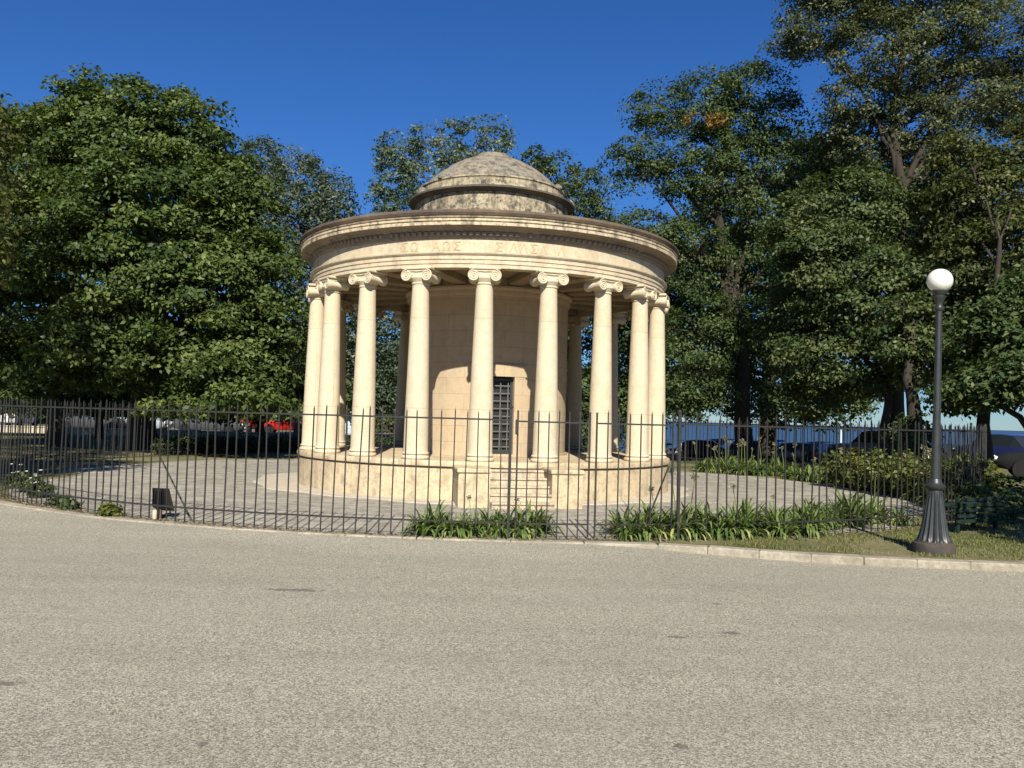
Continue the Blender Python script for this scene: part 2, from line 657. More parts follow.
# paving (inside the fence, round the monument)
C = (-.60, 19.7)
pv = [(C[0], C[1], .006)]
N = 220
for k in range(N):
    a = 2 * PI * k / N
    d = (math.cos(a), math.sin(a))
    r = 9.6 + .25 * math.sin(5 * a + 1) + .18 * math.sin(13 * a)
    if d[0] < -.3 and d[1] > 0:
        r += .8
    # distance to fence circle along d
    ox, oy = C[0] - FC[0], C[1] - FC[1]
    b = ox * d[0] + oy * d[1]
    t = -b + math.sqrt(b * b - (ox * ox + oy * oy) + (FR + .04) ** 2)
    r = min(r, t)
    pv.append((C[0] + d[0] * r, C[1] + d[1] * r, .006))
tag(MB().add(pv, [(0, i + 1, (i + 1) % N + 1) for i in range(N)]).build('paving', M['paving']), kind='structure')
ap = MB()
prof = []
vs, fs = [], []
for k in range(120):
    a = 2 * PI * k / 120
    ro = 4.78 + .10 * math.sin(7 * a) + .07 * math.sin(17 * a + 1) + (.55 if math.cos(a) < -.75 else 0) * max(0, -math.cos(a) - .75) * 4
    for r, z in ((4.2, .03), (ro, .018), (ro + .02, .004)):
        vs.append((C[0] + r * math.cos(a), C[1] + r * math.sin(a), z))
for k in range(120):
    k2 = (k + 1) % 120
    for j in range(2):
        fs.append((k * 3 + j, k * 3 + j + 1, k2 * 3 + j + 1, k2 * 3 + j))
tag(ap.add(vs, fs).build('apron_path', M['concrete']), kind='structure')

# ------------------------------------------------------------------ the rotunda
mon = thing('rotunda_monument', 'round cream limestone monument with Ionic columns and a low stepped dome', 'monument', (C[0], C[1], 0))
AX = math.radians(9)                                            # entrance axis, measured from the camera side


def adir(t):                                                    # t = angle from -Y towards +X
    return math.sin(t), -math.cos(t)


PT = .75
pod = MB().lathe([(4.30, -.1), (4.28, .10), (4.28, .60), (4.22, .612), (4.22, .64), (4.31, .648), (4.32, .70), (4.30, PT), (1.2, PT)], 160)
pod.build('podium', M['podium'], mon, 35)
# stairs
for i in range(5):
    z1 = .625 - i * .125
    r1 = 4.50 + i * .235
    rc = (4.0 + r1) / 2
    dx, dy = adir(AX)
    s = MB().box((dx * rc, dy * rc, z1 / 2), (1.10 - .004, r1 - 4.0, z1), AX, .012)
    s.box((dx * (r1 - .06), dy * (r1 - .06), z1 - .018), (1.098, .17, .04), AX, .008)
    s.build('step', M['step'], mon)
for sg in (-1, 1):
    tx, ty = math.cos(AX), math.sin(AX)
    dx, dy = adir(AX)
    ox, oy = tx * sg * .83, ty * sg * .83
    rr = (4.1 + 5.18) / 2
    w = MB().box((dx * rr + ox, dy * rr + oy, .29), (.555, 1.08, .62), AX, .015)
    w.box((dx * rr + ox, dy * rr + oy, .645), (.60, 1.13, .085), AX, .02)
    w.build('stair_cheek', M['podium'], mon)

# columns
RC = 4.0
CAPZ = 4.14
bs = [(.262, 0)] + [(.250 + .026 * math.sin(t), .036 - .036 * math.cos(t)) for t in np.linspace(.3, 2.84, 7)] + [(.246, .072), (.238, .082), (.240, .088)] + \
     [(.238 + .024 * math.sin(t), .111 - .023 * math.cos(t)) for t in np.linspace(.3, 2.84, 6)] + [(.243, .134), (.232, .14)]
base_me = MB().lathe(bs, 40).mesh('column_base', M['shaft'], 40)
sh = [(.244, PT + .13), (.236, PT + .165)]
for t in np.linspace(.03, 1, 14):
    sh.append((.236 - .074 * (t ** 1.35), PT + .165 + (CAPZ - PT - .22) * t))
sh += [(.162, CAPZ - .05), (.176, CAPZ - .045), (.178, CAPZ - .03), (.17, CAPZ - .022), (.165, CAPZ + .02)]
shaft_me = MB().lathe(sh, 40).mesh('column', M['shaft'], 40)


def capital_mesh():
    b = MB()
    b.lathe([(.165, -.02), (.172, .0), (.21, .045), (.222, .07), (.21, .10), (.19, .12)], 32)
    b.box((0, 0, .247), (.60, .46, .05), 0, .012)
    b.box((0, 0, .20), (.52, .40, .05), 0, .006)
    b.box((0, 0, .155), (.40, .37, .09), 0, .006)
    for s in (-1, 1):
        # bolster (a waisted roll along the radial axis)
        prof = [(.02, -.222), (.094, -.222), (.100, -.21), (.096, -.17), (.075, -.06), (.072, 0), (.075, .06), (.096, .17), (.100, .21), (.094, .222), (.02, .222)]
        t = MB().lathe(prof, 24)
        t.xform(Matrix.Translation((s * .205, 0, .105)) @ Matrix.Rotation(PI / 2, 4, 'X'))
        b.add(t.v, t.f)
        for f in (-1, 1):
            pts, rad = [], []
            for q in np.linspace(0, 1, 44):
                a = PI / 2 + s * (-q * 2.35 * 2 * PI)
                r = .094 * (1 - q) ** .85 + .018
                pts.append((s * .205 + r * math.cos(a), f * .226, .108 + r * math.sin(a)))
                rad.append(.013 - .006 * q)
            b.tube(pts, rad, 5)
            e = MB().lathe([(.0, 0), (.022, .002), (.018, .016), (0, .02)], 10)
            e.xform(Matrix.Translation((s * .205, f * .222, .105)) @ Matrix.Rotation(-f * PI / 2, 4, 'X'))
            b.add(e.v, e.f)
    for f in (-1, 1):
        b.tube([(-.2, f * .2, .205), (0, f * .2, .19), (.2, f * .2, .205)], .012, 5)
    return b.mesh('capital', M['shaft'], 35)


cap_me = capital_mesh()
for k in range(20):
    t = math.radians(18 * k + .4)
    dx, dy = adir(t)
    c = link('column', shaft_me, mon, (dx * RC, dy * RC, 0), t + random.uniform(-.01, .01))
    link('column_base', base_me, c, (0, 0, PT))
    link('capital', cap_me, c, (0, 0, CAPZ))

# entablature
Z0 = 4.41
MB().ring([(3.84, Z0), (4.10, Z0), (4.10, Z0 + .075), (4.117, Z0 + .078), (4.117, Z0 + .155), (4.134, Z0 + .158), (4.134, Z0 + .23), (4.15, Z0 + .235),
           (4.175, Z0 + .262), (4.18, Z0 + .285), (4.12, Z0 + .292), (3.84, Z0 + .292)], 200).build('architrave', M['stone'], mon, 25)
MB().ring([(3.9, 4.704), (4.11, 4.704), (4.11, 4.955), (3.9, 4.955)], 200).build('frieze', M['stone'], mon, 25)
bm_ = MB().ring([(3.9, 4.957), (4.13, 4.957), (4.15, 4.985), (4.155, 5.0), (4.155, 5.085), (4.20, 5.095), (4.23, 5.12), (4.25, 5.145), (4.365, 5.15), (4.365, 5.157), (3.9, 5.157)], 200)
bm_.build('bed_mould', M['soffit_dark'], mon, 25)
ND = 210
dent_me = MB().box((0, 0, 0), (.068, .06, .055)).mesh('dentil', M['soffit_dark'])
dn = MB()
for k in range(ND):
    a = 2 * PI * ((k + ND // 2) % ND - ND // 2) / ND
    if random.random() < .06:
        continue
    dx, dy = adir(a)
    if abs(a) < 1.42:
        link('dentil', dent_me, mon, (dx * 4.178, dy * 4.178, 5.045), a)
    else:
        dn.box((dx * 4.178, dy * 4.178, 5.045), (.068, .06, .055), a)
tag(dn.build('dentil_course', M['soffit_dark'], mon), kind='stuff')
MB().ring([(3.9, 5.16), (4.38, 5.16), (4.392, 5.165), (4.392, 5.222), (4.36, 5.226), (4.345, 5.236), (4.36, 5.246), (4.385, 5.25), (4.385, 5.288), (4.355, 5.292), (4.355, 5.302),
           (4.395, 5.308), (4.408, 5.33), (4.38, 5.338), (3.9, 5.338)], 220).build('cornice', M['cornice'], mon, 25)
MB().ring([(1.75, 5.342), (4.37, 5.342), (4.40, 5.352), (4.43, 5.40), (4.43, 5.44), (4.415, 5.452), (1.75, 5.86)], 200).build('roof', M['edge'], mon, 30)
# peristyle ceiling and beams
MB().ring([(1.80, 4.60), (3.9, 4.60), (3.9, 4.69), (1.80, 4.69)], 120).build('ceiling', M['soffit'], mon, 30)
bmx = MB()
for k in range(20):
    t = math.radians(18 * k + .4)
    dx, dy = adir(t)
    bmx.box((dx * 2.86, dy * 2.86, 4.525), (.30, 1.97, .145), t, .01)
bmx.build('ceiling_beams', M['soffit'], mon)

# cella with a doorway
RI, RO = 1.60, 1.89
DW = .37 / 1.89
angs = [AX - DW + (2 * DW) * i / 8 for i in range(9)] + [AX + DW + (2 * PI - 2 * DW) * i / 96 for i in range(1, 96)]
zl = [PT - .02, 2.47, 4.6]
cel = MB()
na = len(angs)
vs = []
for R in (RO, RI):
    for z in zl:
        for a in angs:
            dx, dy = adir(a)
            vs.append((dx * R, dy * R, z))
idx = lambda s, zi, ai: s * 3 * na + zi * na + ai % na
fs = []
for ai in range(na):
    for zi in range(2):
        if zi == 0 and ai < 8:
            continue
        fs.append((idx(0, zi, ai), idx(0, zi, ai + 1), idx(0, zi + 1, ai + 1), idx(0, zi + 1, ai)))
        fs.append((idx(1, zi, ai + 1), idx(1, zi, ai), idx(1, zi + 1, ai), idx(1, zi + 1, ai + 1)))
for ai in (0, 8):
    fs.append((idx(0, 0, ai), idx(0, 1, ai), idx(1, 1, ai), idx(1, 0, ai)))
for ai in range(8):
    fs.append((idx(0, 1, ai), idx(0, 1, ai + 1), idx(1, 1, ai + 1), idx(1, 1, ai)))
cel.add(vs, fs)
cella = cel.build('cella_wall', M['cella'], mon, 30)
MB().ring([(RO - .05, 4.22), (RO + .03, 4.22), (RO + .05, 4.26), (RO + .05, 4.33), (RO + .09, 4.38), (RO + .09, 4.42), (RO - .05, 4.42)], 120).build('wall_cornice', M['cella'], cella, 30)
MB().ring([(RO - .05, PT - .01), (RO + .05, PT - .01), (RO + .05, PT + .045), (RO - .05, PT + .045)], 120).build('wall_base', M['cella'], cella, 30)
# door surround, curved with the wall
fr = MB()


def arcbox(b, a0, a1, r0_, r1_, z0, z1, n=6):
    vs, fs = [], []
    for i in range(n + 1):
        a = a0 + (a1 - a0) * i / n
        dx, dy = adir(a)
        for (r, z) in ((r0_, z0), (r1_, z0), (r1_, z1), (r0_, z1)):
            vs.append((dx * r, dy * r, z))
    for i in range(n):
        for j in range(4):
            j2 = (j + 1) % 4
            fs.append((i * 4 + j, i * 4 + j2, (i + 1) * 4 + j2, (i + 1) * 4 + j))
    fs.append((0, 1, 2, 3))
    fs.append((n * 4 + 3, n * 4 + 2, n * 4 + 1, n * 4))
    b.add(vs, fs)


JW = .24 / 1.89
arcbox(fr, AX - DW - JW, AX - DW + .004, RO - .02, RO + .035, PT, 2.465)
arcbox(fr, AX + DW - .004, AX + DW + JW, RO - .02, RO + .035, PT, 2.465)
arcbox(fr, AX - DW - JW - .02, AX + DW + JW + .02, RO - .02, RO + .045, 2.467, 2.72, 10)
fr.build('door_frame', M['cella'], mon)
dr = mon
dx, dy = adir(AX)
fx, fy = math.cos(AX), math.sin(AX)
Rd = 1.74
dg = MB()
for s in (-1, 1):
    dg.box((dx * Rd + fx * s * .325, dy * Rd + fy * s * .325, (PT + 2.47) / 2 + .02), (.06, .05, 2.43 - PT), AX)
dg.box((dx * Rd, dy * Rd, 2.40), (.59, .05, .06), AX)
dg.box((dx * Rd, dy * Rd, PT + .09), (.59, .05, .10), AX)
door = dg.build('grille_door', M['lampiron'], mon)
MB().box((dx * (Rd - .06), dy * (Rd - .06), (PT + 2.47) / 2), (.70, .03, 2.47 - PT - .02), AX).build('dark_backing', M['black'], door)  # black sheet added behind the grille for the darkness inside
grille_m = simple('grey_grille_iron', (.13, .125, .11), .6, .3)
gb = MB().box((0, 0, 0), (.022, .02, 1.5)).mesh('grille_bar', grille_m)
hb = MB().box((0, 0, 0), (.58, .016, .022)).mesh('grille_bar', grille_m)
for s in (-1.5, -.5, .5, 1.5):
    link('grille_bar', gb, door, (dx * (Rd + .004) + fx * s * .165, dy * (Rd + .004) + fy * s * .165, 1.60), AX)
for i in range(9):
    link('grille_bar', hb, door, (dx * (Rd + .016), dy * (Rd + .016), .95 + i * .165), AX)
# dark back wall of the cella room keeps the interior closed
MB().lathe([(RI + .1, 4.605), (RI + .1, 4.63), (.01, 4.64)], 48).build('cella_ceiling', M['soffit'], mon)

# drum, ledge, attic and dome
dr_ = MB().lathe([(1.84, 5.70), (1.83, 6.05), (1.82, 6.515), (1.5, 6.518)], 96)
drum = dr_.build('drum', M['drum'], mon, 35)
MB().ring([(1.5, 6.52), (1.85, 6.52), (1.88, 6.545), (1.95, 6.56), (1.98, 6.575), (1.98, 6.615), (1.94, 6.63), (1.5, 6.64)], 120).build('ledge', M['ledge'], drum, 25)
att = MB().lathe([(1.76, 6.60), (1.75, 6.65), (1.73, 6.86), (1.755, 6.875), (1.755, 6.91), (1.70, 6.925), (1.4, 6.97)], 96)
att.build('attic_ring', M['drum'], drum, 30)
dp = [(1.66, 6.92)]
for t in np.linspace(0, 1, 12):
    r = 1.62 - 1.19 * t
    dp.append((r, 6.95 + .85 * (1 - (r / 1.66) ** 2.1)))
dp += [(.42, 7.765), (.42, 7.825), (.385, 7.845), (.2, 7.885), (.005, 7.895)]
dp = [p for i, p in enumerate(dp) if i < 13 or True]
MB().lathe(dp, 80).build('dome', M['dome'], drum, 50)
for (ang, r, z, h) in ((-58, 1.84, 6.61, .18), (84, 1.87, 6.61, .18), (-40, 1.68, 6.90, .12), (66, 1.68, 6.90, .12), (-120, 1.86, 6.61, .2), (150, 1.86, 6.61, .2)):
    t = math.radians(ang)
    dx, dy = adir(t)
    a = MB().lathe([(.11, 0), (.12, h * .25), (.10, h * .5), (.105, h * .6), (.05, h * .9), (.0, h)], 10)
    a.build('acroterion', M['dome'], drum, 40, (dx * r, dy * r, z))

# carved letters on the frieze
dg_cache = None


def letters(txt, px, hgt=.175):
    cu_ = bpy.data.curves.new('lettering', 'FONT')
    cu_.body = txt
    cu_.size = hgt / .72
    cu_.extrude = .004
    cu_.space_character = 1.25
    cu_.align_x = 'CENTER'
    tmp = bpy.data.objects.new('tmp', cu_)
    COL.objects.link(tmp)
    bpy.context.view_layer.update()
    ev = tmp.evaluated_get(bpy.context.evaluated_depsgraph_get())
    me = bpy.data.meshes.new_from_object(ev)
    bpy.data.objects.remove(tmp)
    bpy.data.curves.remove(cu_)
    n = len(me.vertices)
    co = np.empty(n * 3)
    me.vertices.foreach_get('co', co)
    co = co.reshape(-1, 3)
    # angle at which the frieze passes image column px
    best = min(np.linspace(-1.2, 1.2, 2401), key=lambda a: abs(
        512 + F * (C[0] + 4.11 * math.sin(a)) / (C[1] - 4.11 * math.cos(a)) + (384 - 246) * math.sin(ROLL) - px))
    a = best + co[:, 0] / 4.11
    R = 4.1105 + co[:, 2] + .004
    out = np.stack([R * np.sin(a), -R * np.cos(a), 4.735 + co[:, 1]], 1)
    me.vertices.foreach_set('co', out.ravel())
    me.materials.clear()
    me.materials.append(M['letter'])
    me.update()
    return me


frz = [o for o in kids(mon) if o.name.startswith('frieze')][0]
for txt, px in (('ΣΩ', 409), ('ΑΩΣ', 446), ('Σ', 499), ('ΛΛΣΛ', 529), ('Λ', 562)):
    link('lettering', letters(txt, px), frz)


# ------------------------------------------------------------------ fence
def bar_mesh(h, w=.0148):
    x = w / 2
    v = [(-x, -x, 0), (x, -x, 0), (x, x, 0), (-x, x, 0), (-x, -x, h - .05), (x, -x, h - .05), (x, x, h - .05), (-x, x, h - .05), (0, 0, h)]
    f = [(3, 2, 1, 0), (0, 1, 5, 4), (1, 2, 6, 5), (2, 3, 7, 6), (3, 0, 4, 7), (4, 5, 8), (5, 6, 8), (6, 7, 8), (7, 4, 8)]
    return MB().add(v, f).mesh('bar', M['iron'])


BAR = [bar_mesh(1.685), bar_mesh(1.70), bar_mesh(1.72)]
POST = MB().box((0, 0, .86), (.038, .038, 1.72), 0, .005).lathe([(.028, 1.715), (.03, 1.735), (.02, 1.75), (.0, 1.765)], 8).mesh('post', M['iron'])


def fpt(t):                                                     # angle from the camera side
    return FC[0] + FR * math.sin(t), FC[1] - FR * math.cos(t)


def ang_at(px):
    # front crossing of image column px (ground level)
    return min(np.linspace(-1.1, 1.1, 4401), key=lambda t: abs(512 + F * (FC[0] + FR * math.sin(t)) / (FC[1] - FR * math.cos(t)) - 2.4 - px))


def rail(b, a0, a1, z, hgt=.022, off=0.0):
    n = max(2, int(abs(a1 - a0) * FR / .35))
    vs, fs = [], []
    for i in range(n + 1):
        t = a0 + (a1 - a0) * i / n
        for dr, dz in ((-.008, -hgt / 2), (.008, -hgt / 2), (.008, hgt / 2), (-.008, hgt / 2)):
            vs.append((FC[0] + (FR + off + dr) * math.sin(t), FC[1] - (FR + off + dr) * math.cos(t), z + dz))
    for i in range(n):
        for j in range(4):
            j2 = (j + 1) % 4
            fs.append((i * 4 + j, i * 4 + j2, (i + 1) * 4 + j2, (i + 1) * 4 + j))
    b.add(vs, fs)


BSP = .161 / FR


def fence_run(name, a0, a1, label, cat, group=None, parent=None, posts=(), zb=0.0, ztop=1.56, bars=True):
    x, y = fpt((a0 + a1) / 2)
    t = thing(name, label, cat, (0, 0, 0), 0, group) if parent is None else parent
    t.location = (0, 0, 0)
    for z in (.21, ztop):
        rb = MB()
        rail(rb, a0, a1, z)
        rb.build('rail', M['iron'], t)
    n = int(round((a1 - a0) / BSP))
    for i in range(n):
        a = a0 + (a1 - a0) * (i + .5) / n
        bx, by = fpt(a)
        b = link('bar', random.choice(BAR), t, (bx, by, zb + random.uniform(-.012, .01)), a)
        b.rotation_euler = (random.gauss(0, .008), random.gauss(0, .012), a)
    for a in posts:
        bx, by = fpt(a)
        link('post', POST, t, (bx, by, 0), a)
    return t


aG0, aGm, aG1 = ang_at(513), ang_at(592), ang_at(675)
aL = ang_at(8)
fl = fence_run('iron_fence', aL - .55, aG0 - .006, 'long black iron bar fence left of the gate, along the road', 'fence', posts=(aG0 - .004, aL - .1))
fr_ = fence_run('iron_fence', aG1 + .006, aG1 + 1.04, 'black iron bar fence right of the gate, rising out of strap-leaved plants', 'fence', posts=(aG1 + .004, aG1 + 1.04))
gate = thing('iron_gate', 'black iron double gate in front of the monument steps', 'gate')
for (a, b) in ((aG0 + .004, aGm - .004), (aGm + .004, aG1 - .004)):
    lf = MB()
    for z in (.20, 1.545):
        rail(lf, a, b, z)
    for e in (a, b):
        ex, ey = fpt(e)
        lf.box((ex, ey, .86), (.022, .022, 1.66), e)
    leaf = lf.build('gate_leaf', M['iron'], gate)
    n = 6
    for i in range(1, n + 1):
        t = a + (b - a) * i / (n + 1)
        bx, by = fpt(t)
        link('bar', random.choice(BAR), leaf, (bx, by, .01), t)
lk = MB()
ex, ey = fpt(aG0 + .003)
lk.box((ex, ey - .01, 1.47), (.04, .05, .20), aG0, .008)
lk.build('lock_box', M['iron'], gate)


def brace(run, p0, p1):
    MB().tube([p0, p1], .012, 6).build('brace', M['iron'], run)


b0 = np.array(W(190, 525, 11.62))
b1 = np.array(W(157, 458, 11.98))
brace(fl, b0 + (0, .12, 0), b1 + (0, .12, 0))
brace(fr_, np.array(W(646, 524, 11.35)), np.array(W(669, 466, 11.35)))
# the far half of the ring
e0 = aG1 + 1.05
e1 = aL - .56 + 2 * PI
for i, lab in enumerate(('far right curve of the black iron fence behind the agapanthus bed', 'far stretch of the black iron fence hidden behind the columns', 'far left curve of the black iron fence under the big tree')):
    a = e0 + (e1 - e0) * i / 3
    b = e0 + (e1 - e0) * (i + 1) / 3
    fence_run('iron_fence', a, b - .01, lab, 'fence')


# ------------------------------------------------------------------ lamp post
lx, ly = 5.49, 10.74
lamp = thing('street_lamp', 'dark cast iron lamp post with white globe on the grass verge', 'street lamp', (lx, ly, 0))
lamp.rotation_euler = (0, math.radians(.9), 0)
MB().lathe([(.255, -.02), (.255, .10), (.248, .125), (.225, .135), (.222, .15)], 40).build('plinth', M['plinth'], lamp, 30)
pr = [(.215, .135)]
for t in np.linspace(0, 1, 14):
    pr.append((.213 - .125 * t ** .62, .15 + .66 * t))
MB().lathe(pr, 128, flute=(16, .13, 1, 12)).build('fluted_base', M['lampiron'], lamp, 60)
MB().lathe([(.085, .80), (.105, .815), (.128, .84), (.13, .865), (.10, .88), (.08, .90), (.074, .93), (.066, .95)], 32).build('collar', M['lampiron'], lamp, 40)
MB().lathe([(.060, .94), (.051, 1.6), (.044, 2.6), (.039, 3.14)], 24, flute=(8, .08, 0, 3)).build('pole', M['lampiron'], lamp, 60)
MB().lathe([(.044, 3.13), (.056, 3.145), (.058, 3.165), (.047, 3.18), (.043, 3.21), (.052, 3.25), (.062, 3.285), (.072, 3.30), (.075, 3.32), (.062, 3.33), (.068, 3.345), (.10, 3.375), (.105, 3.395), (.09, 3.40)], 32).build('fitter', M['lampiron'], lamp, 40)
gl = [(.085, 3.39)]
for t in np.linspace(math.radians(-56), PI / 2, 18):
    gl.append((max(.001, .158 * math.cos(t)), 3.525 + .158 * math.sin(t)))
MB().lathe(gl, 40).build('globe', M['globe'], lamp, 60)


# ------------------------------------------------------------------ floodlights
def floodlight(px, py, Y, label, s=1.0):
    p = W(px, py, Y)
    x, y = p[0], Y
    t = thing('floodlight', label, 'floodlight', (x, y, 0), math.radians(-12))
    h = MB()
    prof = [(-.12, .125, .02), (.12, .125, .02)]
    # wedge body
    v = [(-.14, -.05, .16), (.12, -.05, .16), (.12, .10, .10), (-.14, .10, .10), (-.13, -.09, .44), (.07, -.09, .44), (.07, .02, .43), (-.13, .02, .43)]
    h.add([tuple(np.array(q) * s) for q in v], [(3, 2, 1, 0), (4, 5, 6, 7), (0, 1, 5, 4), (1, 2, 6, 5), (2, 3, 7, 6), (3, 0, 4, 7)])
    ho = h.build('housing', M['black'], t)
    fins = MB()
    for k in range(7):
        fins.box(((-.11 + k * .032) * s, -.082 * s, .30 * s), (.008, .04, .2 * s))
    fins.build('cooling_fin', M['black'], ho)
    b = MB().tube([(-.10 * s, 0, .18 * s), (-.11 * s, 0, .06 * s), (-.08 * s, 0, .045 * s), (.09 * s, 0, .045 * s), (.12 * s, 0, .06 * s), (.10 * s, 0, .18 * s)], .012, 6)
    b.box((0, 0, .02), (.06, .06, .05))
    b.build('bracket', M['black'], t)


floodlight(163, 515, 12.05, 'black box floodlight on a bracket behind the fence, left of the monument')
gx, gy = G(152.5, 521)
t = thing('cable_stake', 'short brown stake with a white cap beside the left floodlight', 'stake', (gx, gy + .15, 0))
MB().box((.03, 0, .07), (.06, .05, .16)).build('stake_body', simple('brown_plastic', (.13, .09, .06), .7), t)
MB().lathe([(.03, .0), (.035, .02), (.035, .11), (.02, .13), (0, .132)], 12, c=(-.03, -.01, .01)).build('white_cap', M['concrete'], t, 40)

# ------------------------------------------------------------------ bench behind the lamp
bx, by = 7.35, 13.0
bench = thing('park_bench', 'dark green slatted bench beside the fence, right of the lamp post', 'bench', (bx, by, 0), math.radians(28))
sl = MB()
for k in range(5):
    sl.box((0, -.02 * k, .18 + k * .085), (1.1, .025, .055), 0, .005)
sl.build('backrest', M['bench'], bench)
sl = MB()
for k in range(4):
    sl.box((0, .10 + k * .10, .40), (1.1, .08, .025), 0, .005)
sl.build('seat', M['bench'], bench)
for s in (-.48, .48):
    MB().box((s, .04, .27), (.05, .05, .56)).box((s, .40, .19), (.05, .05, .38)).build('leg', M['bench'], bench)

# ------------------------------------------------------------------ foliage


def leaves_object(name, P, Nrm, L, Wd, tone, mat, parent, rng, droop=.0):
    n = len(P)
    r = rng.normal(size=(n, 3))
    T = np.cross(Nrm, r)
    T /= np.linalg.norm(T, axis=1, keepdims=True) + 1e-9
    T[:, 2] -= droop
    T /= np.linalg.norm(T, axis=1, keepdims=True) + 1e-9
    B = np.cross(Nrm, T)
    B /= np.linalg.norm(B, axis=1, keepdims=True) + 1e-9
    L = L[:, None]
    Wd = Wd[:, None]
    v = np.empty((n, 4, 3))
    v[:, 0] = P
    v[:, 1] = P + T * L * .45 + B * Wd * .5 + Nrm * L * .08
    v[:, 2] = P + T * L
    v[:, 3] = P + T * L * .45 - B * Wd * .5 + Nrm * L * .08
    me = bpy.data.meshes.new(name)
    me.vertices.add(n * 4)
    me.vertices.foreach_set('co', v.reshape(-1).astype(np.float32))
    me.loops.add(n * 4)
    me.loops.foreach_set('vertex_index', np.arange(n * 4, dtype=np.int32))
    me.polygons.add(n)
    me.polygons.foreach_set('loop_start', np.arange(0, n * 4, 4, dtype=np.int32))
    me.polygons.foreach_set('loop_total', np.full(n, 4, dtype=np.int32))
    me.update(calc_edges=True)
    at = me.attributes.new('tone', 'FLOAT', 'POINT')
    at.data.foreach_set('value', np.repeat(np.clip(tone, 0, 1), 4).astype(np.float32))
    me.materials.append(mat)
    return link(name, me, parent)


def crown_pts(lobes, n, rng, clump, per, flat, core, zmin):
    c = np.array([l[0] for l in lobes])
    r = np.array([l[1] for l in lobes])
    wgt = (r[:, 0] * r[:, 2] + r[:, 0] * r[:, 1] + r[:, 1] * r[:, 2])
    wgt /= wgt.sum()
    nc = n // per
    got_p, got_o = [], []
    tot = 0
    while tot < nc:
        k = rng.choice(len(lobes), size=nc, p=wgt)
        d = rng.normal(size=(nc, 3))
        d /= np.linalg.norm(d, axis=1, keepdims=True)
        fac = np.where(rng.random(nc) < core, rng.uniform(.25, .75, nc), rng.uniform(.77, 1.05, nc))
        p = c[k] + d * r[k] * fac[:, None]
        ok = np.ones(nc, bool)
        for j in range(len(lobes)):
            q = np.linalg.norm((p - c[j]) / r[j], axis=1)
            ok &= ~((q < .62) & (k != j) & (rng.random(nc) < .85))
        ok &= p[:, 2] > zmin
        o = d / r[k]
        o /= np.linalg.norm(o, axis=1, keepdims=True)
        got_p.append(p[ok])
        got_o.append(o[ok])
        tot += ok.sum()
    cp = np.concatenate(got_p)[:nc]
    co = np.concatenate(got_o)[:nc]
    cs = clump * rng.uniform(.55, 1.35, nc)
    ctone = rng.normal(.45, .16, nc)
    g = rng.normal(size=(nc, per, 3))
    g /= (np.linalg.norm(g, axis=2, keepdims=True) + 1e-9)
    g *= rng.random((nc, per, 1)) ** .5
    g[:, :, 2] *= flat
    # clumps hang a little: outer leaves sit lower
    g[:, :, 2] -= .25 * (g[:, :, 0] ** 2 + g[:, :, 1] ** 2)
    P = cp[:, None, :] + g * cs[:, None, None]
    Nn = co[:, None, :] * .45 + np.array([0, 0, .55]) + rng.normal(size=(nc, per, 3)) * .42
    Nn /= np.linalg.norm(Nn, axis=2, keepdims=True)
    tone = ctone[:, None] + rng.normal(0, .17, (nc, per))
    return P.reshape(-1, 3), Nn.reshape(-1, 3), tone.reshape(-1)


def crown(name, lobes, n, size, mat, parent, seed, clump=.6, per=42, flat=.5, core=.22, zmin=.6, droop=.3, aspect=.55):
    rng = np.random.default_rng(seed)
    P, Nn, tone = crown_pts(lobes, n, rng, clump, per, flat, core, zmin)
    m_ = len(P)
    L = size * rng.uniform(.65, 1.35, m_)
    return leaves_object(name, P - np.array(parent.location), Nn, L, L * aspect, tone, mat, parent, rng, droop)


def px_lobes(lst):
    out = []
    for (px, py, rx, rz, Y) in lst:
        c = W(px, py, Y)
        a, b = rx / F * Y, rz / F * Y
        out.append((c, np.array([a, min(max(a, b) * .85, 3.4), b])))
    return out


def limb_path(p0, p1, sag, rng, n=6):
    p0, p1 = np.array(p0), np.array(p1)
    pts = []
    for t in np.linspace(0, 1, n):
        q = p0 + (p1 - p0) * t
        q = q + np.array([0, 0, sag * math.sin(PI * t)]) + rng.normal(0, .06, 3) * (0 < t < 1)
        pts.append(q)
    return pts


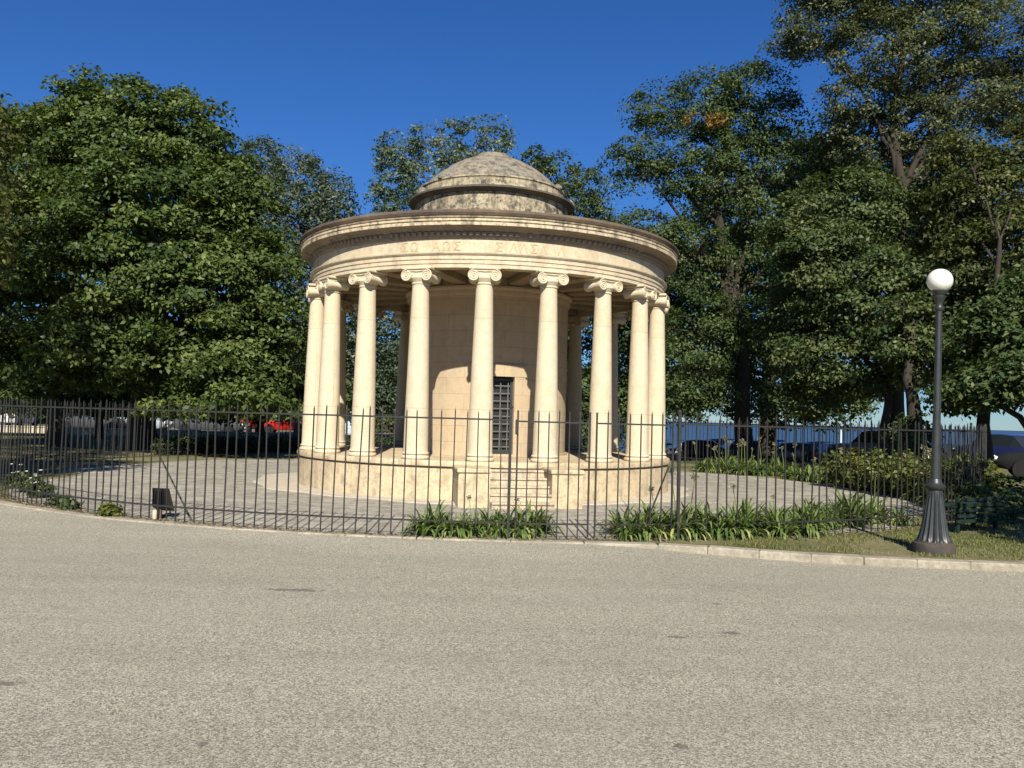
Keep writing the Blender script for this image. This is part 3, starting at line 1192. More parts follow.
def tree(name, label, base, trunk_pts, trunk_r, lobes, n, size, leaf, seed, bark='bark', limbs=8, group=None, forks=(), **kw):
    x, y = base
    t = thing(name, label, 'tree', (x, y, gz(x, y)), 0, group)
    rng = np.random.default_rng(seed + 1000)
    loc = np.array(t.location)
    b = MB()
    tp = [np.array(p) - loc for p in trunk_pts]
    # refine the trunk with slight wobble and a flared foot
    pts, rad = [], []
    for i in range(len(tp) - 1):
        for q in np.linspace(0, 1, 5)[:-1]:
            pts.append(tp[i] * (1 - q) + tp[i + 1] * q + rng.normal(0, .025, 3) * (i + q > 0))
    pts.append(tp[-1])
    m_ = len(pts)
    for i in range(m_):
        q = i / (m_ - 1)
        rad.append(trunk_r * (1 - .72 * q) * (1 + .45 * math.exp(-q * 22)))
    b.tube(pts, rad, 12)
    trunk = b.build('trunk', M[bark], t, 60)
    order = sorted(lobes, key=lambda l: -l[1][0] * l[1][2])[:limbs]
    for (c, r) in order:
        lb = MB()
        # leave the trunk below the lobe
        cl = c - loc
        zs = np.array([p[2] for p in pts])
        zt = np.clip(cl[2] - .45 * np.hypot(cl[0] - pts[0][0], cl[1] - pts[0][1]) - .3, zs[m_ // 4], zs[-1])
        i = int(np.argmin(abs(zs - zt)))
        path = limb_path(pts[i], cl, .25, rng, 7)
        r0_ = min(rad[i] * .62, .24)
        lb.tube(path, list(np.linspace(r0_, .03, 7)), 7)
        for k in range(5):
            d = rng.normal(size=3)
            d[2] = abs(d[2]) * .6
            d /= np.linalg.norm(d)
            e = cl + d * r * .92
            s = path[rng.integers(3, 6)]
            lb.tube(limb_path(s, e, .1, rng, 5), list(np.linspace(r0_ * .4, .012, 5)), 5)
        lb.build('limb', M[bark], t, 60)
    for (p0, p1, r1) in forks:
        MB().tube(limb_path(np.array(p0) - loc, np.array(p1) - loc, .1, rng, 7), list(np.linspace(r1, r1 * .35, 7)), 8).build('limb', M[bark], t, 60)
    crown('crown', lobes, n, size, M[leaf], t, seed, **kw)
    return t


def vtrunk(px, Y, ztop, lean=0.0, leany=0.0):
    x, y, _ = W(px, 430, Y)
    return (x, y), [(x, y, gz(x, y) - .1), (x + lean * .25, y + leany * .2, ztop * .35), (x + lean * .6, y + leany * .5, ztop * .68), (x + lean, y + leany, ztop)]


# big dense tree on the left
b_, tp_ = vtrunk(143, 31, 10.0, -.6)
tree('shade_tree', 'huge dense dark green domed tree left of the monument', b_, tp_, .48,
     px_lobes([(125, 190, 105, 95, 31), (112, 132, 66, 56, 31), (176, 150, 62, 58, 31), (228, 215, 52, 70, 30.5), (255, 285, 44, 58, 29), (185, 290, 80, 75, 28.5),
               (115, 260, 95, 85, 28.2), (200, 350, 78, 38, 27.8), (265, 345, 34, 52, 28.5), (110, 345, 70, 42, 28.2), (236, 394, 62, 24, 27), (150, 225, 90, 80, 28.8), (190, 405, 36, 14, 27)]),
     170000, .175, 'leaf_deep', 1, limbs=10, clump=.80, per=190, core=.24, flat=.42, zmin=1.5, aspect=.62)
b_, tp_ = vtrunk(58, 32, 8.5, -.8)
tree('shade_tree', 'dense dark green tree merging into the domed tree at the left edge', b_, tp_, .30,
     px_lobes([(45, 165, 70, 62, 32), (15, 215, 75, 85, 31.5), (48, 280, 80, 80, 30), (-20, 300, 70, 85, 31), (30, 358, 66, 36, 30), (-30, 180, 60, 70, 33), (75, 130, 45, 35, 32)]),
     80000, .175, 'leaf_deep', 2, limbs=6, clump=.80, per=190, core=.24, flat=.42, zmin=1.9, aspect=.62)
# yellowing tree at the left edge, mostly outside the frame: its shade lies on the paving
t_ = (-12.6, 13.2)
tree('yellowing_tree', 'yellowing tree leaning in at the left picture edge, in front of the domed tree', t_, [(-12.6, 13.2, -.1), (-12.5, 13.3, 2.2), (-12.2, 13.6, 4.2), (-12, 13.8, 6.5)], .24,
     [(np.array([-11.6, 15.0, 5.4]), np.array([2.1, 2.1, 1.5])), (np.array([-12.8, 13.0, 6.6]), np.array([2.6, 2.6, 1.7])), (np.array([-11.1, 15.6, 4.3]), np.array([1.4, 1.5, .9])),
      (np.array([-11.8, 11.5, 5.2]), np.array([2.1, 1.9, 1.3])), (np.array([-13.5, 15.0, 4.8]), np.array([1.9, 2.0, 1.4])), (np.array([-12.1, 17.0, 4.6]), np.array([1.4, 1.7, 1.3])),
      (np.array([-15.0, 18.5, 8.2]), np.array([2.9, 2.9, 1.9])), (np.array([-16.6, 22, 8.4]), np.array([3.0, 3.0, 2.0])), (np.array([-14.2, 17.5, 6.0]), np.array([2.2, 2.4, 1.6]))],
     34000, .16, 'leaf_yellow', 3, limbs=6, clump=.45, per=36, core=.2, zmin=2.4)
# silvery poplars behind
b_, tp_ = vtrunk(300, 46, 11.5, -.5)
tree('poplar_tree', 'silvery grey green poplar rising behind the left of the rotunda', b_, tp_, .3,
     px_lobes([(262, 172, 22, 36, 46), (246, 205, 30, 50, 45), (300, 188, 28, 42, 46), (285, 225, 45, 50, 45), (335, 205, 20, 34, 46), (325, 245, 40, 45, 46), (300, 290, 50, 55, 45), (345, 320, 48, 60, 46), (385, 340, 40, 70, 47), (360, 395, 45, 24, 46)]),
     70000, .18, 'leaf_silver', 4, 'palebark', limbs=9, clump=.65, per=34, core=.1, zmin=1.6, droop=.1)
b_, tp_ = vtrunk(440, 48, 13.2, .5)
tree('poplar_tree', 'airy green poplar showing above the dome on its left', b_, tp_, .3,
     px_lobes([(402, 152, 24, 24, 48), (384, 196, 18, 18, 48), (395, 180, 20, 30, 48), (440, 142, 30, 26, 48), (482, 140, 30, 24, 48), (505, 160, 14, 22, 48), (450, 185, 48, 34, 48), (420, 250, 60, 60, 48), (480, 260, 60, 70, 48), (450, 340, 60, 60, 48), (410, 385, 50, 30, 47)]),
     46000, .19, 'leaf_poplar', 5, 'palebark', limbs=9, clump=.55, per=32, core=.1, zmin=1.6, droop=.1)
b_, tp_ = vtrunk(565, 45, 10.3, 0)
tree('poplar_tree', 'darker green tree peeping out right of the dome', b_, tp_, .26,
     px_lobes([(534, 160, 16, 14, 45), (556, 170, 22, 18, 45), (578, 188, 24, 24, 45), (598, 212, 20, 16, 45), (560, 210, 40, 30, 45), (585, 270, 50, 50, 45), (600, 340, 45, 60, 44), (570, 390, 45, 28, 45)]),
     32000, .18, 'leaf_airy', 6, limbs=8, clump=.55, per=32, core=.12, zmin=1.4, droop=.1)
# right side trees
x1, y1, _ = W(745, 430, 33)
tree('robinia_tree', 'tall loose robinia with leaning trunk right of the rotunda', (x1, y1),
     [(x1, y1, -.1), W(742, 370, 33), W(735, 310, 33), W(724, 255, 33), W(716, 200, 33), W(730, 120, 33)], .34,
     px_lobes([(662, 108, 32, 26, 33), (705, 104, 42, 30, 33), (752, 108, 42, 44, 33), (640, 158, 34, 22, 32.5), (618, 184, 20, 9, 32.5), (700, 165, 48, 42, 33), (760, 190, 50, 62, 33.5), (655, 232, 36, 24, 32),
               (690, 255, 40, 36, 32), (632, 226, 24, 16, 32), (700, 335, 40, 52, 32), (688, 392, 40, 24, 32), (770, 285, 44, 66, 33.5), (745, 385, 36, 34, 34)]),
     80000, .14, 'leaf_dark', 7, 'bark', limbs=12, clump=.66, per=100, core=.12, zmin=1.6, droop=.25, flat=.42, aspect=.5,
     forks=[(W(735, 310, 33), W(650, 175, 32.6), .11), (W(742, 350, 33), W(690, 265, 32), .12), (W(735, 300, 33), W(765, 150, 33.4), .12), (W(690, 265, 32), W(768 - 100, 235, 32), .07)])
rob = [o for o in bpy.data.objects if o.name == 'robinia_tree'][0]
crown('turning_foliage', px_lobes([(714, 119, 11, 6, 30.2), (691, 116, 7, 5, 30.3)]), 420, .13, M['leaf_orange'], rob, 71, clump=.25, per=30, core=.2, zmin=2)
x1, y1, _ = W(898, 430, 29)
tree('robinia_tree', 'tallest tree spreading out of the top right corner of the picture', (x1, y1),
     [(x1, y1, -.1), W(896, 380, 29.3), W(902, 290, 29.6), W(903, 190, 30), W(893, 130, 30), W(905, 20, 30)], .30,
     px_lobes([(828, 20, 46, 28, 30), (798, 42, 24, 12, 30), (880, 48, 54, 38, 29.5), (945, 35, 52, 38, 30), (1004, 40, 52, 42, 30), (862, 96, 38, 28, 30), (962, 92, 52, 30, 30), (1015, 112, 36, 26, 30),
               (900, -35, 110, 44, 30), (826, -25, 42, 28, 30), (915, 120, 40, 30, 30.5), (1040, 70, 40, 50, 30), (862, 142, 44, 30, 31), (940, 152, 44, 36, 31), (905, 165, 34, 30, 31.5)]),
     105000, .13, 'leaf_greyolive', 8, 'bark', limbs=12, clump=.62, per=90, core=.1, zmin=2, droop=.2, flat=.42, aspect=.5,
     forks=[(W(903, 190, 30), W(868, 95, 30), .11), (W(903, 190, 30), W(962, 60, 30), .12), (W(893, 150, 30), W(845, 60, 30), .08), (W(930, 130, 30), W(1010, 60, 30), .07), (W(903, 205, 30), W(985, 110, 29.6), .07)])
x1, y1, _ = W(885, 430, 25)
tree('leafy_tree', 'mid green bushy tree in the middle of the right side, dark slanting trunk', (x1, y1),
     [(x1 - .15, y1, -.1), W(884, 430, 25), W(889, 395, 25), W(895, 330, 25.5), W(880, 250, 26)], .17,
     px_lobes([(850, 205, 52, 42, 27), (828, 265, 50, 52, 26.5), (884, 300, 66, 60, 25.5), (850, 352, 60, 44, 26), (934, 325, 46, 54, 25.5), (800, 235, 34, 44, 28), (800, 330, 30, 50, 28), (940, 372, 34, 24, 25),
               (812, 396, 30, 20, 27), (900, 225, 50, 40, 27)]),
     85000, .14, 'leaf_airy', 9, limbs=8, clump=.62, per=110, core=.15, zmin=1.9, droop=.3, flat=.42,
     forks=[(W(886, 408, 25), W(905, 340, 25), .07)])
x1, y1, _ = W(910, 430, 23)
tree('ivy_tree', 'ivy clad trunk tree behind the lamp post', (x1, y1), [(x1 + .1, y1, -.1), W(914, 420, 23), W(908, 380, 23), W(912, 320, 23.5)], .26,
     px_lobes([(925, 360, 34, 30, 23.5), (960, 300, 40, 50, 24), (905, 330, 30, 40, 23.5), (914, 440, 12, 34, 22.8)]),
     14000, .13, 'leaf_airy', 10, limbs=3, clump=.32, per=34, core=.2, zmin=.3, droop=.4)
x1, y1, _ = W(986, 430, 21.5)
tree('olive_tree', 'yellow olive green tree at the right edge, above the parked cars', (x1, y1), [(x1 + .1, y1, -.1), W(984, 400, 21.5), W(990, 340, 21.8), W(1000, 240, 22)], .19,
     px_lobes([(990, 195, 44, 46, 24), (962, 158, 30, 28, 25), (1022, 255, 40, 60, 23), (948, 222, 34, 36, 25), (1035, 170, 44, 50, 24), (985, 265, 44, 44, 23.5)]),
     42000, .13, 'leaf_olive', 12, limbs=6, clump=.56, per=90, core=.15, zmin=2, droop=.3, flat=.42)
x1, y1, _ = W(1050, 430, 20)
tree('leafy_tree', 'dark shaded low tree crown at the right edge above the blue car', (x1, y1), [(x1, y1, -.1), W(1050, 380, 20), W(1040, 300, 20)], .2,
     px_lobes([(1000, 338, 42, 42, 21), (985, 385, 36, 20, 20.5), (1040, 370, 50, 34, 20), (958, 395, 26, 14, 21), (1040, 310, 50, 50, 21)]),
     26000, .15, 'leaf_dark', 13, limbs=5, clump=.42, per=36, core=.2, zmin=2, droop=.3)
x1, y1, _ = W(768, 430, 40)
tree('leafy_tree', 'thick dark tree filling the gap behind the leaning robinia', (x1, y1), [(x1, y1, gz(x1, y1) - .1), W(768, 380, 40), W(775, 300, 40), W(790, 200, 40)], .45,
     px_lobes([(650, 300, 50, 70, 40), (730, 215, 46, 60, 41), (815, 175, 46, 40, 41), (870, 235, 70, 70, 38), (955, 290, 60, 80, 36), (690, 382, 50, 30, 40), (780, 392, 40, 32, 39), (600, 400, 50, 34, 38), (640, 412, 24, 22, 37), (830, 396, 36, 30, 37), (790, 290, 60, 70, 40),
               (730, 320, 50, 60, 40), (640, 385, 40, 22, 40), (840, 385, 50, 26, 38), (620, 270, 36, 50, 41), (690, 310, 56, 70, 39.5), (820, 145, 36, 30, 38), (860, 180, 50, 50, 37), (930, 210, 60, 60, 36)]),
     110000, .21, 'leaf_dark', 14, limbs=8, clump=.75, per=40, core=.2, zmin=1.4, droop=.25)
# tree outside the frame on the right, whose shade lies over the right end of the verge
tree('leafy_tree', 'leafy tree beside the road beyond the right picture edge', (12.2, 7.4), [(12.2, 7.4, -.1), (12.2, 7.4, 2), (12.1, 7.6, 4), (12, 7.6, 6)], .25,
     [(np.array([11.0, 7.2, 5.2]), np.array([2.2, 2.2, 1.5])), (np.array([12.6, 7.6, 6.6]), np.array([2.6, 2.6, 1.6])), (np.array([10.6, 8.6, 4.6]), np.array([1.7, 1.5, 1.2])), (np.array([13.6, 8.4, 5]), np.array([2, 2, 1.5])),
      (np.array([8.9, 6.9, 4.7]), np.array([1.5, 1.5, .9])), (np.array([9.4, 8.8, 5.2]), np.array([1.6, 1.6, 1.0])), (np.array([10.4, 5.6, 5.2]), np.array([2, 1.6, 1.1]))],
     20000, .2, 'leaf_airy', 15, limbs=4, clump=.5, per=34, core=.3, zmin=2.6)

b_, tp_ = vtrunk(98, 41, 4.6, .4)  # extra tree, low canopy added to darken the ground and screen the cars
tree('leafy_tree', 'added low spreading tree darkening the ground behind the two left trunks', b_, tp_, .2,
     px_lobes([(20, 398, 46, 20, 41), (78, 396, 40, 18, 41.5), (110, 394, 44, 20, 41), (150, 402, 36, 20, 41), (60, 376, 60, 24, 41), (130, 372, 60, 26, 41), (-15, 400, 40, 20, 41)]),
     26000, .2, 'leaf_dark', 16, limbs=6, clump=.6, per=60, core=.25, zmin=1.2, droop=.3)
b_, tp_ = vtrunk(262, 40, 4.6, -.4)  # second tree added for more shade on the left ground, also screens cars
tree('leafy_tree', 'added low spreading shade tree behind the hanging branches left of the rotunda', b_, tp_, .2,
     px_lobes([(205, 404, 40, 18, 40), (250, 402, 40, 18, 40), (288, 388, 30, 18, 40), (270, 376, 60, 26, 40), (215, 378, 50, 24, 40), (330, 392, 26, 18, 41)]),
     24000, .2, 'leaf_dark', 17, limbs=6, clump=.6, per=60, core=.25, zmin=1.2, droop=.3)
# low background trees closing the view on the left
proto = None
prng = np.random.default_rng(77)
spots = [(-60 + 3.7 * q + (.9 if q % 3 else -.5), (70, 74.5, 72)[q % 3]) for q in range(19)]
for i, (x, y) in enumerate(spots):
    if i == 0:
        lob = [(np.array([x + dx, y + dy, z]), np.array([r, r, r * .85])) for dx, dy, z, r in ((0, 0, 5, 3.2), (-2, 0, 3.4, 2.4), (2.2, .4, 3.6, 2.5), (.6, -1.4, 2.6, 2.2), (-.8, .3, 7, 2.2), (1.6, -.6, 1.9, 1.8), (-2.6, -.6, 1.8, 1.8))]
        proto = tree('street_tree', 'round dark tree on the far side of the street', (x, y), [(x, y, -.1), (x, y, 3), (x, y, 6)], .25, lob, 9000, .34, 'leaf_dark', 21, limbs=4, clump=.8, per=30, zmin=.5,
                     group='trees along the far side of the street')
    else:
        o = copy_tree(proto)
        o.location = (x, y, gz(x, y))
        o.rotation_euler = (0, 0, i * 1.3)
        s = .85 + .35 * prng.random()
        o.scale = (s, s, s)


hd_ = thing('clipped_hedge', 'long dark hedge behind the parked cars on the far side of the street', 'hedge', (-28, 69, 0))
crown('foliage', [(np.array([-66 + 2.6 * q, 69, .9]), np.array([1.8, 1.0, 1.05 + .25 * math.sin(q * 1.7)])) for q in range(29)], 22000, .3, M['leaf_dark'], hd_, 33, clump=.5, per=30, core=.3, zmin=.05)
MB().box((0, 0, .4), (74, .3, .8)).build('stems', M['bark'], hd_)
x, y = W(606, 430, 37)[0], 37
us = thing('dense_bush', 'dense dark bush growing behind the right columns', 'bush', (x, y, gz(x, y)))
crown('foliage', [(np.array([x, y, 1.0]), np.array([1.6, 1.2, 1.3])), (np.array([x + 1.5, y, .7]), np.array([1.1, 1.0, 1.0])), (np.array([x - 1.5, y, 1.2]), np.array([1.3, 1.1, 1.4]))], 6000, .16, M['leaf_dark'], us, 34, clump=.3, per=26, core=.3, zmin=-.3)
MB().tube([(0, 0, -.1), (.1, 0, .6), (0, .1, 1.3)], [.08, .06, .03], 6).build('stem', M['bark'], us)

lh = thing('shade_band_hedge', 'added low hedge standing in for the tree shade behind the far left fence curve', 'hedge', (0, 0, 0))  # added hedge: its dark leaves stand in for the band of tree shade
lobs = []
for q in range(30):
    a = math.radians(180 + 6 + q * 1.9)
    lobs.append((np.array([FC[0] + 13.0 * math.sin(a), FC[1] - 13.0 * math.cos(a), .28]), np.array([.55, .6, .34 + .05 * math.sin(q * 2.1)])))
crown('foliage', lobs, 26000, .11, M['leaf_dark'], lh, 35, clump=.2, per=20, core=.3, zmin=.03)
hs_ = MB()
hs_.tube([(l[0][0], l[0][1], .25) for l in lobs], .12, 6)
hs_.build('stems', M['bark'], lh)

# ------------------------------------------------------------------ strap-leaved plants (agapanthus)
def strap_mesh(seed, n, hgt, spread):
    rng = np.random.default_rng(seed)
    vs, fs, tone = [], [], []
    for i in range(n):
        a = rng.uniform(0, 2 * PI)
        L = hgt * rng.uniform(.8, 1.45)
        w = rng.uniform(.028, .046)
        lean = rng.uniform(.10, 1.0) ** .8 * 1.25 * spread
        d = np.array([math.cos(a), math.sin(a), 0])
        s = np.array([-math.sin(a), math.cos(a), 0])
        base = d * rng.uniform(0, .09)
        ang = math.radians(88) - lean * .55
        p = base.copy()
        tn = rng.normal(.42, .17)
        if rng.random() < .06:
            tn = 1.0
        o = len(vs)
        K = 7
        for k in range(K + 1):
            q = k / K
            ww = w * (1 - q ** 3) * (.75 + .5 * math.sin(PI * min(1, q * .8 + .1))) + .001
            vs.append(tuple(p + s * ww * .5))
            vs.append(tuple(p - s * ww * .5))
            tone += [tn, tn]
            p = p + (d * math.cos(ang) + np.array([0, 0, math.sin(ang)])) * L / K
            ang -= (lean * 2.6 + .25) / K * (.5 + 1.2 * q)
        for k in range(K):
            fs.append((o + 2 * k, o + 2 * k + 1, o + 2 * k + 3, o + 2 * k + 2))
    me = MB().add(vs, fs).mesh('leaves', M['strap'])
    me.attributes.new('tone', 'FLOAT', 'POINT').data.foreach_set('value', np.clip(tone, 0, 1).astype(np.float32))
    return me


STRAP = [strap_mesh(100 + i, 54, .385, 1.05) for i in range(5)]


def head_mesh(seed, mat):
    rng = np.random.default_rng(seed)
    n = 46
    d = rng.normal(size=(n, 3))
    d /= np.linalg.norm(d, axis=1, keepdims=True)
    P = d * rng.uniform(.02, .05, (n, 1))
    tmp = leaves_object('flower_head', P, np.cross(d, rng.normal(size=(n, 3))) * 2 + 1e-6, np.full(n, .045), np.full(n, .022), rng.normal(.5, .2, n), mat, None, rng)
    me = tmp.data
    v = np.empty(n * 12)
    me.vertices.foreach_get('co', v)
    bpy.data.objects.remove(tmp)
    return me


HEAD = [head_mesh(5, M['seedhead']), head_mesh(6, M['seedhead']), head_mesh(7, M['lilac'])]
STALK = MB().tube([(0, 0, 0), (.02, .01, .4), (0, .015, .8)], [.008, .007, .006], 5).mesh('stalk', M['strap'])
STALK.attributes.new('tone', 'FLOAT', 'POINT').data.foreach_set('value', np.full(len(STALK.vertices), .6, np.float32))


def agapanthus(x, y, label, group, s=1.0, heads=0, lilac=False):
    o = thing('agapanthus_plant', label, 'plant', (x, y, gz(x, y)), random.uniform(0, 6.28), group)
    sz = s * random.uniform(.68, 1.22)
    o.scale = (sz, sz, sz)
    link('leaves', random.choice(STRAP), o)
    for k in range(heads):
        st = link('stalk', STALK, o, (random.uniform(-.12, .12), random.uniform(-.12, .12), 0))
        st.scale = (1, 1, random.uniform(.8, 1.2))
        st.rotation_euler = (random.uniform(-.2, .2), random.uniform(-.2, .2), random.uniform(0, 6))
        hd = link('flower_head', HEAD[2] if lilac else random.choice(HEAD[:2]), st, (0, .015, .8))
        hd.scale = (1, 1, .9)


LA = 'strap-leaved agapanthus clump at the fence foot in front of the monument steps'
GA = 'agapanthus in the clump before the gate'
for k in range(17):
    f = k / 16
    px = 424 + 124 * f
    a = ang_at(px)
    r = FR - random.choice((.10, .34, .55))
    x, y = FC[0] + r * math.sin(a), FC[1] - r * math.cos(a)
    agapanthus(x, y, LA, GA, .92, 1 if k in (6, 13) else 0, k == 13)
LB = 'strap-leaved agapanthus clump along the fence foot right of the gate'
GB = 'agapanthus along the fence right of the gate'
for k in range(52):
    f = k / 51
    px = 628 + (930 - 628) * f
    a = ang_at(px)
    wid = .5 + 1.3 * max(0, f - .35)
    r = FR + .04 - random.random() * (wid + .15)
    x, y = FC[0] + r * math.sin(a), FC[1] - r * math.cos(a)
    agapanthus(x, y, LB, GB, 1.0 + .15 * f, 1 if random.random() < .12 else 0, f < .1)
LC = 'strap-leaved agapanthus clump with pale seed heads in the bed across the paving'
GC = 'agapanthus in the far bed right of the paving'
for k in range(110):
    a = random.uniform(math.radians(48), math.radians(-24))
    r = random.uniform(9.5, 11.0) + .2
    x, y = C[0] + r * math.cos(a), C[1] + r * math.sin(a)
    if a > math.radians(34):
        r += .5
    if math.hypot(x - FC[0], y - FC[1]) > FR - .25:
        continue
    agapanthus(x, y, LC, GC, 1.15, 1 if random.random() < .5 else 0)

# yellow-green shrubs between bed and lamp
for k, (px, Y, sx) in enumerate([(846, 21.5, .55), (868, 20.5, .6), (893, 19.5, .62), (915, 18.6, .6), (938, 18.0, .55), (955, 17.2, .5), (968, 16.6, .5)]):
    x, y, _ = W(px, 470, Y)
    o = thing('yellow_shrub', 'yellow-green leafy shrub in the sunlit row behind the strap-leaved bed', 'shrub', (x, y, 0), 0, 'yellow shrubs behind the right bed')
    crown('foliage', [(np.array([x, y, .45]), np.array([sx * .8, sx * .8, .38])), (np.array([x + .2, y - .1, .75]), np.array([sx * .6, sx * .6, .32])), (np.array([x - .25, y, .6]), np.array([sx * .6, sx * .6, .3]))],
          1500, .12, M['leaf_shrub'], o, 200 + k, clump=.16, per=14, core=.25, zmin=.05, droop=.1)
    MB().tube([(0, 0, -.05), (.03, .02, .4), (0, 0, .7)], [.03, .02, .01], 6).build('stem', M['bark'], o)
# dark shrubs in the shade at the right end
for k, (px, Y, s, mt) in enumerate([(1000, 15.2, .4, 'leaf_airy'), (1012, 16.2, .5, 'leaf_airy'), (975, 14.4, .45, 'leaf_airy')]):
    x, y, _ = W(px, 500, Y)
    o = thing('green_shrub', ('small green shrub growing at the right end of the fence', 'green shrub on the shaded ground right of the fence end', 'green shrub inside the fence beside the bench')[k], 'shrub', (x, y, 0))
    crown('foliage', [(np.array([x, y, s * .7]), np.array([s, s, s * .75]))], 900, .1, M[mt], o, 230 + k, clump=.16, per=14, core=.25, zmin=.05)
    MB().tube([(0, 0, -.05), (.02, 0, s)], [.02, .01], 6).build('stem', M['bark'], o)
# weeds by the fence on the left
for k, (px, py, s) in enumerate([(16, 494, .30), (28, 500, .26), (46, 508, .13), (6, 490, .26), (98, 519, .14), (57, 512, .10)]):
    x, y = G(px, py)
    y += .35
    o = thing('roadside_weed', ('white-flowered weed clump at the left end of the fence', 'white-flowered weed second in from the left end of the fence', 'dark green weed clump at the fence foot', 'tall weed beside the fence at the left picture edge', 'small bright weed at the fence foot left of the floodlight', 'low weed at the fence foot beside the dark clump')[k], 'weed', (x, y, 0))
    crown('foliage', [(np.array([x, y, s * .5]), np.array([s * .7, s * .6, s * .6]))], 420, .085, M['leaf_airy'] if k != 4 else M['leaf_shrub'], o, 250 + k, clump=.1, per=12, core=.3, zmin=.02, droop=-.2)
    if k < 2:
        fl_ = MB()
        for j in range(6):
            fx_, fy_, fz_ = random.uniform(-.25, .25), random.uniform(-.2, 0), random.uniform(.2, .5)
            fl_.lathe([(.0, 0), (.03, .012), (.035, .02), (0, .026)], 8, c=(fx_, fy_, fz_))
        fl_.build('flowers', M['whiteflower'], o)


# ------------------------------------------------------------------ grass blades on the verge
rng = np.random.default_rng(5)
cand = []
n = 60000
X = rng.uniform(2.7, 13, n)
Yk = np.interp(X, KX, KY)
Yv = Yk + .34 + rng.random(n) ** 1.15 * 4.5
inside = (X - FC[0]) ** 2 + (Yv - FC[1]) ** 2 < (FR - .02) ** 2
patch = (np.sin(X * 2.1 + 1) + np.sin(Yv * 3.3) + np.sin(X * 5.3 - Yv * 2) + rng.normal(0, 1.0, n)) > -.4
kp = (~inside) & patch & (np.hypot(X - lx, Yv - ly) > .27)
X, Yv = X[kp], Yv[kp]
n = len(X)
P = np.stack([X, Yv, np.zeros(n)], 1)
Nn = rng.normal(size=(n, 3))
Nn[:, 2] = np.abs(Nn[:, 2]) * .25
Nn /= np.linalg.norm(Nn, axis=1, keepdims=True)
gr = leaves_object('grass', P, Nn, rng.uniform(.02, .055, n), np.full(n, .010), rng.normal(.5, .22, n), M['grassblade'], None, rng, droop=-2.2)
tag(gr, 'short dry grass on the verge round the lamp post', 'grass', kind='stuff')
# leaf litter and tufts along the fence foot
n = 5200
a = rng.uniform(-.95, .95, n)
r = FR + rng.normal(.0, .07, n)
P = np.stack([FC[0] + r * np.sin(a), FC[1] - r * np.cos(a), np.full(n, .012)], 1)
Nn = np.array([0, 0, 1.0]) + rng.normal(size=(n, 3)) * .35
Nn /= np.linalg.norm(Nn, axis=1, keepdims=True)
lit = leaves_object('leaf_litter', P, Nn, rng.uniform(.02, .05, n), rng.uniform(.012, .03, n), rng.random(n), leafmat('dry_leaf', (.10, .07, .035), (.2, .15, .08), (.34, .28, .17)), None, rng)
tag(lit, 'dry leaf litter along the fence foot', 'leaf litter', kind='stuff')


